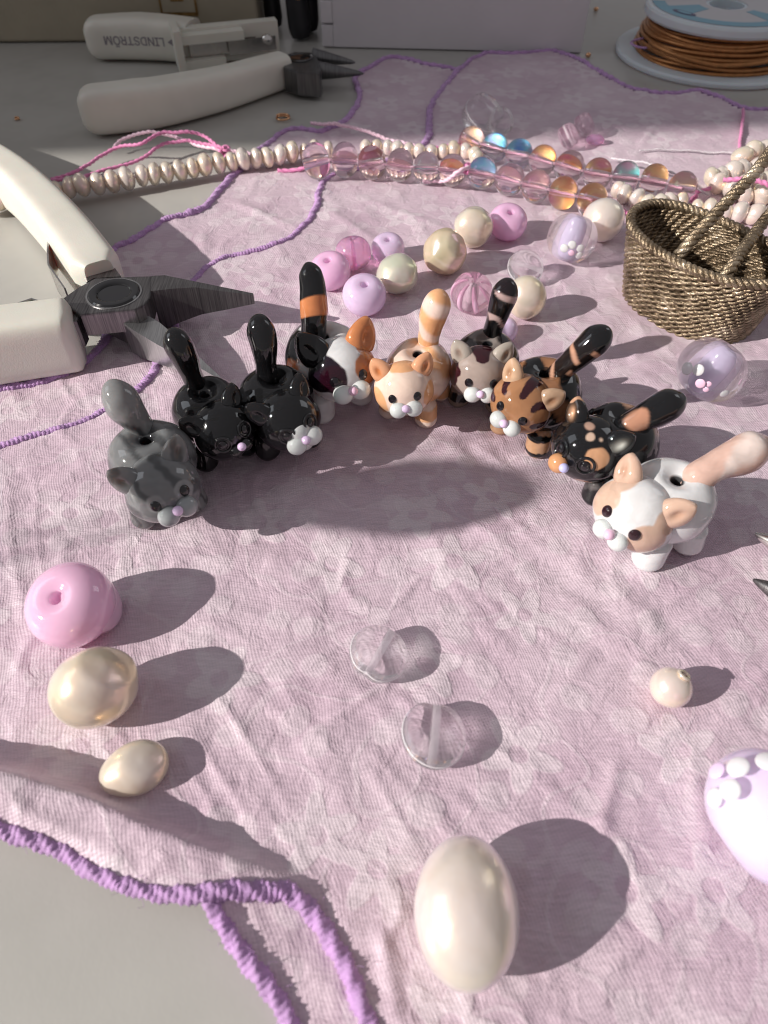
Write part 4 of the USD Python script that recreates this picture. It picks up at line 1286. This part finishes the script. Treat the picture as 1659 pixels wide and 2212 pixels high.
def oval(th, a, b):
    e = 2.3
    x = a * np.sign(np.cos(th)) * np.abs(np.cos(th)) ** (2 / e); y = b * np.sign(np.sin(th)) * np.abs(np.sin(th)) ** (2 / e)
    c, s_ = math.cos(BA), math.sin(BA)
    return np.stack([x * c - y * s_, x * s_ + y * c], -1)


HB = 1.48
NST = 42


def bsize(z):
    k = np.clip(z / HB, 0, 1)
    return 1.38 + .38 * k ** 1.1, 1.02 + .06 * np.sin(k * 2.6)


rows = 19
for r in range(rows):
    z = .06 + (HB - .12) * r / (rows - 1)
    for ply in (0, 1):
        th = np.linspace(0, 2 * np.pi, NST * 12 + 1)
        a, b = bsize(z)
        ph = th * NST / 2 + ply * np.pi + r * 1.1
        o = oval(th, a, b)
        nrm = np.gradient(o, axis=0); nrm = np.stack([nrm[:, 1], -nrm[:, 0]], 1); nrm /= np.linalg.norm(nrm, axis=1, keepdims=True)
        o = o + nrm * (np.cos(ph) * .045)[:, None]
        zz = z + np.sin(ph) * .028 + .012 * np.sin(th * 5 + r)
        v, f = tube(np.c_[o, zz], .035, 7)
        obj('weaver', (v, f), 'bronze', bt)
for k in range(NST):
    th = 2 * np.pi * (k + .5) / NST
    p = []
    for z in np.linspace(.0, HB, 7):
        a, b = bsize(z)
        p.append(np.r_[oval(np.array([th]), a, b)[0], z])
    obj('stake', tube(spline(p, 12), .035, 6), 'bronze', bt)
obj('base', put(extrude(Polygon(oval(np.linspace(0, 2 * np.pi, 60)[:-1], 1.36, 1.0)), .02, .08)), 'bronze', bt, smooth=False)


def braid(name, path, r, plies, pitch, parent, closed=False):
    p, s = resample(np.asarray(path), .03)
    t_, n_, b_ = frames_along(p)
    ms = []
    for k in range(plies):
        a = 2 * np.pi * s / pitch + k * 2 * np.pi / plies
        q = p + (np.cos(a)[:, None] * n_ + np.sin(a)[:, None] * b_) * r * .58
        ms.append(tube(q, r * .56, 7))
    obj(name, merge(*ms), 'bronze', parent)


th = np.linspace(0, 2 * np.pi, 200)
a, b = bsize(HB)
braid('rim', np.c_[oval(th, a, b), np.full(200, HB + .04) + .05 * np.cos(2 * th)], .095, 3, .36, bt)
# hoop handle from two places on the near long side, leaning back to the right
def bl(p):
    return np.asarray(p) - np.array([BX[0], BX[1], bz0])
h1 = [bl(at(1455, 560, 1.15)), bl(at(1474, 542, 1.55)), bl(at(1560, 447, 2.2)), bl(at(1640, 362, 2.7)), bl(at(1720, 290, 2.95)), bl(at(1830, 300, 2.85)), bl(at(1800, 370, 2.5)), bl(at(1700, 430, 2.1)), bl(at(1640, 492, 1.75)), bl(at(1570, 592, 1.5)), bl(at(1550, 622, 1.1))]
braid('handle', spline(h1, 300), .115, 3, .44, bt)

# ------------------------------------------------------------------ pliers
def poly_at(px, z):
    return [tuple(at(u, v, z)[:2]) for u, v in px]


def q7(X, Y):      # a close look at the joint of the near pliers
    return ((150 + .5124 * X) / 1.823, (900 + .5124 * Y) / 1.823)


def chamfered(poly, z0, z1, c=.05):
    pg = Polygon(poly).buffer(0)
    a = extrude(pg, z0, z1 - c)
    ins = pg.buffer(-c * .9)
    if ins.is_empty:
        return extrude(pg, z0, z1)
    parts = [a]
    for k in (1, 2, 3):
        parts.append(extrude(pg.buffer(-c * (1 - math.cos(k * math.pi / 6)), join_style=2), z1 - c + c * math.sin((k - 1) * math.pi / 6) - .0005 * k, z1 - c + c * math.sin(k * math.pi / 6)))
    return merge(*parts)


PB = np.array([-5.2, 12.3, 0])
gp = thing('pliers', 'open chain-nose pliers with ivory handles and black pivot beside the grey cat', 'pliers', PB)
ZT, ZB = 1.12, .28
topA = [q7(165, 552), q7(300, 455), q7(435, 382), q7(700, 368), q7(970, 358), q7(1180, 398), q7(1420, 445), q7(1650, 490), q7(1652, 500), q7(1430, 478), q7(1210, 447), q7(1040, 458), q7(872, 478), q7(858, 532), q7(812, 590), q7(738, 625), q7(530, 645), q7(325, 665), q7(240, 600)]
wA = poly_at(topA, ZT)
# upper half: joint plate and the far jaw
plate = Polygon(poly_at([q7(165, 552), q7(300, 455), q7(435, 382), q7(700, 368), q7(880, 362), q7(868, 480), q7(858, 532), q7(812, 590), q7(738, 625), q7(530, 645), q7(325, 665), q7(240, 600)], ZT))
obj('joint_plate', put(chamfered(plate, .66, ZT, .03), None, -PB), 'steel_dark', gp, smooth=20)


def jaw(px, z, zb_root, zb_tip, z_tip_top, root_px, tip_px, name, m, zroot=None):
    pg = Polygon(poly_at(px, z)).buffer(0)
    v, f = tm(trimesh.creation.extrude_polygon(pg, 1.0, engine='earcut'))
    r0, t0 = at(*root_px, z)[:2], at(*tip_px, z)[:2]
    k = np.clip(((v[:, :2] - r0) @ (t0 - r0)) / ((t0 - r0) @ (t0 - r0)), 0, 1)
    zb = zb_root * (1 - k) + zb_tip * k; zt = (zroot or z) * (1 - k) + z_tip_top * k
    v[:, 2] = zb + (zt - zb) * v[:, 2]
    # the jaw is thicker below than above
    c = np.array([r0 + (t0 - r0) * kk for kk in k])
    obj(name, (v - PB, f), m, gp, smooth=25)


jaw([q7(872, 364), q7(970, 358), q7(1180, 398), q7(1420, 445), q7(1650, 490), q7(1655, 502), q7(1430, 480), q7(1210, 449), q7(1040, 460), q7(866, 480)], ZT, .18, .90, ZT - .02, q7(880, 420), q7(1650, 495), 'jaw', 'steel_dark')
jaw([q7(640, 715), q7(700, 665), q7(800, 640), q7(930, 700), q7(1130, 830), q7(1400, 1026), q7(1395, 1036), q7(1150, 935), q7(900, 842), q7(720, 765)], .86, .16, .34, .44, q7(740, 700), q7(1400, 1030), 'jaw', 'steel_light')
low = Polygon(poly_at([q7(345, 250), q7(560, 235), q7(650, 380), q7(840, 500), q7(880, 640), q7(800, 700), q7(640, 720), q7(470, 640), q7(380, 410)], .8))
obj('joint_plate', put(chamfered(low, .30, .68, .03), None, -PB), 'steel_dark', gp, smooth=20)
pc = at(*q7(583, 500), ZT)
rw = .71
pvd = obj('pivot_disk', put(lathe([(.001, ZT - .05), (.62 * rw, ZT - .05), (.70 * rw, ZT + .015), (.66 * rw, ZT + .045), (.52 * rw, ZT + .05), (.46 * rw, ZT + .03), (.44 * rw, ZT + .006), (.001, ZT + .006)], 64), None, np.array([pc[0], pc[1], 0]) - PB), 'black_plastic', gp, smooth=30)
obj('pivot_ring', put(lathe([(.71 * rw, ZT - .02), (.755 * rw, ZT - .02), (.755 * rw, ZT + .014), (.71 * rw, ZT + .014)], 64), None, np.array([pc[0], pc[1], 0]) - PB), 'steel_light', pvd, smooth=30)
# arms into the handles
obj('arm', put(extrude(Polygon(poly_at([q7(330, 170), q7(545, 170), q7(545, 245), q7(640, 375), q7(435, 384), q7(380, 415), q7(345, 255)], 1.0)), .5, 1.02), None, -PB), 'steel_dark', gp, smooth=False)
obj('arm', put(extrude(Polygon(poly_at([q7(60, 560), q7(170, 552), q7(325, 665), q7(300, 720), q7(100, 760)], 1.0)), .45, 1.02), None, -PB), 'steel_dark', gp, smooth=False)
# handles
def bar(name, px, z, w, z0, z1, matn, parent, base, power=4.5, n=60, lean=0., ends=.12, m=40):
    p = spline([at(u, v, z) for u, v in px], n)[:, :2]
    k = np.linspace(0, 1, n)
    wi = np.interp(k, np.linspace(0, 1, len(w)), w)
    s = np.r_[0, np.cumsum(np.linalg.norm(np.diff(p, axis=0), axis=1))]
    e = np.minimum(s, s[-1] - s)
    cap = np.sqrt(np.clip(1 - np.clip(1 - e / ends, 0, 1) ** 2, .35, 1)) if ends else np.ones(n)
    z0 = np.interp(k, np.linspace(0, 1, len(z0)), z0); z1 = np.interp(k, np.linspace(0, 1, len(z1)), z1)
    hh = (z1 - z0) * (1 - (1 - cap) * .35); zm = (z0 + z1) / 2
    obj(name, put(sweep_bar(p, wi * cap, zm - hh / 2, zm + hh / 2, m=m, power=power, lean=lean), None, -base), matn, parent, smooth=40)
    return p


bar('handle', [(-620, 190), (-420, 215), (-230, 252), (-90, 298), (0, 342), (62, 392), (118, 450), (168, 510), (207, 563)], 1.3, [1.2, 1.2, 1.1, 1.0, .88, .86, .96, 1.02, 1.0], [.1, .12, .16], [1.5, 1.45, 1.36], 'handle_ivory', gp, PB, 5.0)
bar('handle', [(-620, 780), (-420, 745), (-240, 720), (-60, 693), (60, 675), (146, 662)], 1.35, [1.0, 1.02, 1.02, 1.0, 1.0], [.12, .12, .12], [1.5, 1.45, 1.36], 'handle_ivory', gp, PB, 5.0)
# leaf springs between the handles: folded thin strips standing on edge
def strip(name, pts, z0, z1, th=.035, base=PB, parent=gp, m='leaf_steel'):
    pl = shapely.LineString([tuple(q) for q in pts]).buffer(th / 2, cap_style=2, join_style=2)
    obj(name, put(extrude(pl, z0, z1), None, -base), m, parent, smooth=20)


strip('leaf_spring', poly_at([q7(80, 92), q7(76, 180), q7(82, 285), q7(140, 370), q7(208, 468)], .95), .35, .98)
strip('leaf_spring', poly_at([q7(172, 148), q7(250, 225), q7(330, 320), q7(376, 412)], .98), .4, .98)
strip('leaf_spring', poly_at([q7(-180, 560), q7(-60, 520), q7(40, 552), q7(140, 560)], .95), .3, .9)
obj('spring_tab', put(extrude(Polygon(poly_at([q7(170, 150), q7(330, 320), q7(376, 412), q7(345, 255), q7(300, 180)], .98)), .95, .985), None, -PB), 'leaf_steel', gp, smooth=False)

# far pliers
def q2(X, Y):
    return (329 + .2645 * X, .2645 * Y)


FB = np.array([-5.0, 26.0, 0])
fp = thing('pliers', 'closed round-nose pliers with lettered ivory handles lying in the shade at the back', 'pliers', FB)


def ground_bar(name, px, side, w, z0, z1, ends=.5, power=4.0, lean=0.0, n=60):
    """px: foot of the bar's near face on the table"""
    p = spline([at(u, v, 0.05) for u, v in px], n)
    t_ = np.gradient(p, axis=0); t_ /= np.linalg.norm(t_, axis=1, keepdims=True)
    k = np.linspace(0, 1, n); wi = np.interp(k, np.linspace(0, 1, len(w)), w)
    p2 = p[:, :2] + np.stack([-t_[:, 1], t_[:, 0]], 1) * wi[:, None] / 2
    s = np.r_[0, np.cumsum(np.linalg.norm(np.diff(p2, axis=0), axis=1))]
    cap = np.sqrt(np.clip(1 - np.clip(1 - s / ends, 0, 1) ** 2, .02, 1))
    h0 = np.interp(k, np.linspace(0, 1, len(z0)), z0); h1_ = np.interp(k, np.linspace(0, 1, len(z1)), z1)
    zm, hh = (h0 + h1_) / 2, (h1_ - h0) * (.45 + .55 * cap)
    obj(name, put(sweep_bar(p2, wi * (.5 + .5 * cap), zm - hh / 2, zm + hh / 2, m=40, power=power, lean=lean), None, -FB), 'handle_ivory', fp, smooth=40)
    return p, p2


ground_bar('handle', [(185, 302), (260, 296), (347, 284), (425, 265), (496, 244), (565, 219), (636, 193)], 1, [1.0, 1.15, 1.1, 1.0, .9], [.05] * 4, [1.3, 1.3, 1.22, 1.12, 1.04])
fpth, fmid = ground_bar('handle', [(192, 135), (250, 135), (298, 136), (350, 138), (412, 143)], 1, [1.0, 1.2, 1.25, 1.2], [.05] * 3, [1.3, 1.38, 1.3])
# slim arm from the far grip to the joint with its open channel
a0, a1 = at(405, 140, .3)[:2], at(612, 118, .3)[:2]
dv_ = (a1 - a0) / np.linalg.norm(a1 - a0); nv_ = np.array([-dv_[1], dv_[0]])


def armbox(s0, s1, o0, o1, z0, z1):
    return extrude(Polygon([a0 + dv_ * s0 + nv_ * o0, a0 + dv_ * s1 + nv_ * o0, a0 + dv_ * s1 + nv_ * o1, a0 + dv_ * s0 + nv_ * o1]), z0, z1)


La = np.linalg.norm(a1 - a0)
obj('handle_arm', put(armbox(-.15, La, .55, 1.0, .12, 1.2), None, -FB), 'handle_ivory', fp, smooth=False)
obj('handle_arm', put(merge(armbox(-.15, La * .62, .1, .55, .85, 1.12), armbox(-.15, La * .4, .0, .55, .1, .38)), None, -FB), 'handle_ivory', fp, smooth=False)
obj('grip_step', put(armbox(-.3, -.05, -.12, 1.1, .06, 1.33), None, -FB), 'handle_ivory', fp, smooth=False)
strip('leaf_spring', [a0 + dv_ * .2 + nv_ * .4, a0 + dv_ * (La * .75) + nv_ * .42], .4, .82, .03, FB, fp)
strip('leaf_spring', [a0 + dv_ * (La * .45) + nv_ * .2, a0 + dv_ * (La * .95) + nv_ * .3], .4, .82, .03, FB, fp)
obj('screw', ellipsoid((.2, .16, .18), np.r_[a0 + dv_ * (La * .86) + nv_ * .3, .72] - FB, None, 3), 'leaf_steel', fp)
# joint and jaws
jz = .82
jp = [(607, 120), (640, 108), (672, 112), (690, 122), (694, 140), (696, 165), (690, 172), (640, 158), (612, 140)]
jl = [at(u, v, jz)[:2] for u, v in [(606, 122), (636, 111), (672, 112), (686, 124), (694, 150), (690, 160), (640, 156), (612, 146)]]
obj('joint_plate', put(chamfered(jl, .15, jz, .05), None, -FB), 'steel_back', fp, smooth=20)
pc = at(648, 125, jz)
obj('pivot_disk', put(lathe([(.001, jz - .04), (.42, jz - .04), (.44, jz + .02), (.36, jz + .04), (.30, jz + .01), (.001, jz)], 48), None, np.array([pc[0], pc[1], 0]) - FB), 'black_plastic', fp, smooth=30)
for px0, px1, zr, r0 in [((676, 122), (768, 135), .6, .26), ((684, 152), (786, 159), .5, .28)]:
    a_, b_ = at(*px0, zr), at(*px1, .5)
    k = np.linspace(0, 1, 30)
    p = a_ * (1 - k[:, None]) + b_ * k[:, None]
    rad = r0 * (1 - k) ** .85 * .88 + .035
    rad[-3:] *= [.95, .8, .3]
    v, f = tube(p, rad, 20)
    obj('jaw', (v - FB, f), 'steel_back', fp, smooth=40)
# lettering, upside down on the far grip's near face
try:
    txt = meshkit.text_mesh('LINDSTRÖM', .255, .02, True)
    v, f = tm(txt)
    v[:, 0] *= 1.0
    wtx = v[:, 0].max() - v[:, 0].min()
    pa, pb = at(376, 104, .85), at(250, 92, .85)
    # direction of reading runs from right to left
    i0 = np.argmin(np.linalg.norm(fpth[:, :2] - np.array([fpth[-1, 0] - .55, fpth[-1, 1]]), axis=1))
    s_ = np.r_[0, np.cumsum(np.linalg.norm(np.diff(fpth[::-1], axis=0), axis=1))]
    fr = fpth[::-1]
    sc = 2.15 / wtx
    xx = (v[:, 0] - v[:, 0].min()) * sc + .85
    px_ = np.interp(xx, s_, fr[:, 0]); py_ = np.interp(xx, s_, fr[:, 1])
    zz = .86 - v[:, 1]
    out = np.stack([px_, py_ + .016 - v[:, 2], zz], 1)
    obj('lettering', (out - FB, f), 'print_grey', fp, smooth=False)
    tri = extrude(Polygon([(0, 0), (.2, .12), (.2, -.12)]), 0, .02)
    v, f = tri
    xx = .52 + (.2 - v[:, 0]) ; px_ = np.interp(xx, s_, fr[:, 0]); py_ = np.interp(xx, s_, fr[:, 1])
    obj('logo_mark', (np.stack([px_, py_ + .016 - v[:, 2],   .74 - v[:, 1]], 1) - FB, f), 'print_grey', fp, smooth=False)
except Exception as ex:
    print('text', ex)

# pliers tips coming in from the right
RB = np.array([6.6, 7.2, 0])
rp = thing('pliers', 'dark pointed steel plier tips poking in at the right edge below the white cat', 'pliers', RB)
for px0, px1, z0, z1, r0 in [((1800, 1230), (1631, 1153), .5, .42, .34), ((1800, 1345), (1627, 1252), .5, .36, .30)]:
    a_, b_ = at(*px0, z0), at(*px1, z1)
    k = np.linspace(0, 1, 30)
    p = a_ * (1 - k[:, None]) + b_ * k[:, None]
    rad = r0 * (1 - k) ** .8 + .02
    v, f = tube(p, rad, 18)
    v[:, 2] = np.maximum(v[:, 2], .1)
    obj('jaw', (v - RB, f), 'leaf_steel' if px0[1] < 1300 else 'steel_dark', rp, smooth=40)
jc = at(1840, 1300, .5)
obj('joint', put(box(jc[0] - .5, jc[0] + .9, jc[1] - .7, jc[1] + .7, .1, .9, .15), None, -RB), 'steel_dark', rp, smooth=40)

# ------------------------------------------------------------------ boxes at the back
def facing_box(pl, pr, deep, h, base_z=0.0, bev=.08):
    """a box whose front foot runs from pl to pr on the table"""
    a_, b_ = at(*pl, 0), at(*pr, 0)
    d = (b_ - a_)[:2]; w = np.linalg.norm(d); ang = math.atan2(d[1], d[0])
    return a_, w, ang


a_, w, ang = facing_box((697, 104), (1255, 117), 6, 5)
wb_ = thing('wooden_box', 'white painted wooden box with finger joints standing at the back of the table', 'box', (a_[0], a_[1], 0), rot=ang)
hB = 6.0
obj('front_panel', box(.42, w - .005, 0, .5, .04, hB, .03), 'white_box', wb_, smooth=30)
obj('side_panel', box(0, .45, .52, 7, .04, hB, .04), 'white_box', wb_, smooth=30)
obj('side_panel', box(w - .45, w, .52, 7, .04, hB, .04), 'white_box', wb_, smooth=30)
obj('floor_panel', box(.05, w - .05, .06, 6.9, .02, .4, .02), 'white_box', wb_, smooth=30)
for k in range(8):
    z0 = .05 + k * .75
    obj('finger_joint', box(0 - .012 * (k % 2), .42, -.004 - .02 * (k % 2), .5, z0, z0 + .70, .04), 'white_box', wb_, smooth=30)
a_, w, ang = facing_box((-80, 95), (563, 90), 6, 5)
cb = thing('storage_box', 'cream box with a brass latch plate in the back left corner', 'box', (a_[0], a_[1], 0), rot=ang)
obj('carcass', box(-6, w, 0, 7, .03, 9, .12), 'cream_box', cb, smooth=30)
lx = w * (80 + 382) / 643.
l0 = at(345, 33, 2.0)
def face_pt(u, v):
    d = FW + RT * (u - 829.5) / FPX - UP * (v - 1106) / FPX
    t_ = (a_[1] - CAMP[1]) / d[1]
    return CAMP + d * t_
pA, pB = face_pt(350, 30), face_pt(422, 32)
xa, xb, zl = pA[0] - a_[0], pB[0] - a_[0], pA[2]
lpl = obj('latch_plate', box(xa, xb, -.05, .02, zl, zl + 1.5, .02), 'cream_box', cb, smooth=30, label='raised latch plate')
obj('latch_frame', merge(box(xa - .06, xa, -.06, .02, zl - .05, zl + 1.5), box(xb, xb + .07, -.06, .02, zl - .05, zl + 1.5), box(xa - .06, xb + .07, -.06, .02, zl - .1, zl)), 'brass', cb, smooth=False)
xm = (xa + xb) / 2 - .05
obj('latch_slot', box(xm - .2, xm + .28, -.075, .0, zl + .35, zl + .85, .02), 'brass', lpl, smooth=30)
obj('latch_slot', box(xm - .12, xm + .20, -.09, .0, zl + .44, zl + .76, .02), 'brass_dark', lpl, smooth=30)
# dark tools standing between the boxes
for k, (u, v, u2, r0, lean, lb) in enumerate([(592, 42, 585, .36, -.15, 'black rubber tool handle standing next to the cream box'), (650, 66, 640, .45, -.3, 'black rubber tool handle standing nearest the white box'), (670, 50, 668, .34, .1, 'dark tool handle half hidden by the white box')]):
    g0 = at(u, v, .3)
    pth = spline([g0, g0 + [lean * .3, .05, 1.2], g0 + [lean, .3, 4.5]], 40)
    kk = np.linspace(0, 1, 40)
    rad = r0 * (.55 + .45 * np.sqrt(np.clip(kk * 9, 0, 1))) * (1 - .25 * kk)
    rad[0] *= .3
    v_, f_ = tube(pth - [g0[0], g0[1], 0], rad, 20)
    tt = thing('tool_handle', lb, 'tool handle', (g0[0], g0[1], 0))
    obj('grip', (v_ - [0, 0, v_[:, 2].min() - .01], f_), 'black_rubber', tt, smooth=40)
    if k == 1:
        pp = spline([[.02, -.42, 1.4], [.0, -.40, 2.4], [-.12, -.36, 3.6]], 20)  # pinkish strip running up the front of the grip
        obj('pinkish_streak', tube(pp, .10, 8), 'muzzle_tan', tt, label='worn pinkish streak')

# ------------------------------------------------------------------ spool
SR = 3.45
fpnt = at(1580, 197, 0)
SC = np.array([fpnt[0] + .35, fpnt[1] + SR, 0])
sp = thing('wire_spool', 'white plastic spool wound with copper beading wire in the back right corner', 'wire spool', SC)
obj('flange', lathe([(.6, .0), (SR - .06, .0), (SR, .06), (SR, .16), (SR - .06, .22), (.6, .22)], 96), 'spool_plastic', sp, smooth=30)
TZ = 1.25
SR2 = 2.75
obj('flange', lathe([(.6, TZ), (SR2 - .06, TZ), (SR2, TZ + .08), (SR2, TZ + .26), (SR2 - .06, TZ + .34), (.6, TZ + .34)], 96), 'spool_plastic', sp, smooth=30)
obj('core', lathe([(.55, .1), (1.8, .1), (1.8, TZ + .1), (.55, TZ + .1)], 64), 'spool_plastic', sp, smooth=30)
nt = 15
for k in range(nt):
    z = .29 + (TZ - .36) * k / (nt - 1)
    th = np.linspace(0, 2 * np.pi, 121)
    r0 = 2.86 - .42 * (k / (nt - 1)) - .10 * rng.random()
    rr = r0 + .05 * np.sin(th * 2 + k * 1.7)
    zz = z + .05 * np.sin(th + k * 2.1) + .03 * np.sin(3 * th + k)
    obj('wire_turn', tube(np.stack([rr * np.cos(th), rr * np.sin(th), zz], 1), .068, 7), 'copper_wire', sp)
k = np.linspace(0, 1, 60)
th = math.radians(200) + k * math.radians(150)
obj('wire_turn', tube(np.stack([2.86 * np.cos(th), 2.86 * np.sin(th), .55 + .5 * np.abs(k - .35)], 1), .07, 7), 'copper_wire', sp, label='loose turn crossing the others')
lp = [at(1398, 103, .5), at(1375, 100, .5), at(1363, 93, .55), at(1378, 85, .6), at(1404, 82, .6)]
obj('wire_loop', tube(spline(np.array(lp) - SC, 50), .035, 8), 'hem_purple', sp, label='thread loop sticking out of the windings')
lz = TZ + .345
lab = obj('label', lathe([(.7, lz), (SR2 - .22, lz), (SR2 - .22, lz + .012), (.7, lz + .012)], 96), 'label_paper', sp, smooth=30)


def sector(r0, r1, a0_, a1_, z, h=.008):
    t_ = np.radians(np.linspace(a0_, a1_, 30))
    o = np.stack([r1 * np.cos(t_), r1 * np.sin(t_)], 1); i_ = np.stack([r0 * np.cos(t_), r0 * np.sin(t_)], 1)
    return extrude(Polygon(np.vstack([o, i_[::-1]])), z, z + h)


obj('label_band', merge(sector(2.1, SR2 - .22, 170, 330, lz + .013), sector(1.0, 2.15, 186, 216, lz + .0135), sector(1.0, 2.15, 292, 312, lz + .0135)), 'label_blue', lab, smooth=False)
ell = shapely.affinity.rotate(shapely.affinity.scale(shapely.Point(0, 0).buffer(1), .46, .17), -52)
for sc_, mt, dz in ((1.0, 'label_ink', .024), (.62, 'label_blue', .033)):
    e2 = shapely.affinity.translate(shapely.affinity.scale(ell, sc_, sc_), -1.78, -1.05)
    obj('label_mark', extrude(e2, lz + dz, lz + dz + .006), mt, lab, smooth=False)

# ------------------------------------------------------------------ rings and tiny beads
def jump_ring(u, v, r, w, label):
    c_ = at(u, v, 0)
    th = np.linspace(.25, 2 * np.pi * 1.45, 110)
    p = np.stack([r * np.cos(th), r * np.sin(th), w + .3 * w * th], 1)
    tt = obj('jump_ring', put(tube(p, w, 10), None, c_), 'gold', label=label, cat='jump ring')


jump_ring(612, 259, .20, .03, 'coppery gold open jump ring on the white table near the back hem')
jump_ring(38, 260, .06, .022, 'tiny gold ring alone on the white table at the left')
for (u, v, z, lb) in ((1288, 18, .3, 'tiny gold bead behind the right corner of the white box'), (1271, 117, .22, 'tiny gold bead by the foot of the white box'), (275, 92, .15, 'tiny gold bead at the foot of the cream box')):
    c_ = at(u, v, .12)
    obj('gold_bead', put(lathe(bead_profile(.10, .09, .03, 16), 20), None, (c_[0], c_[1], .095)), 'gold', label=lb, cat='bead')
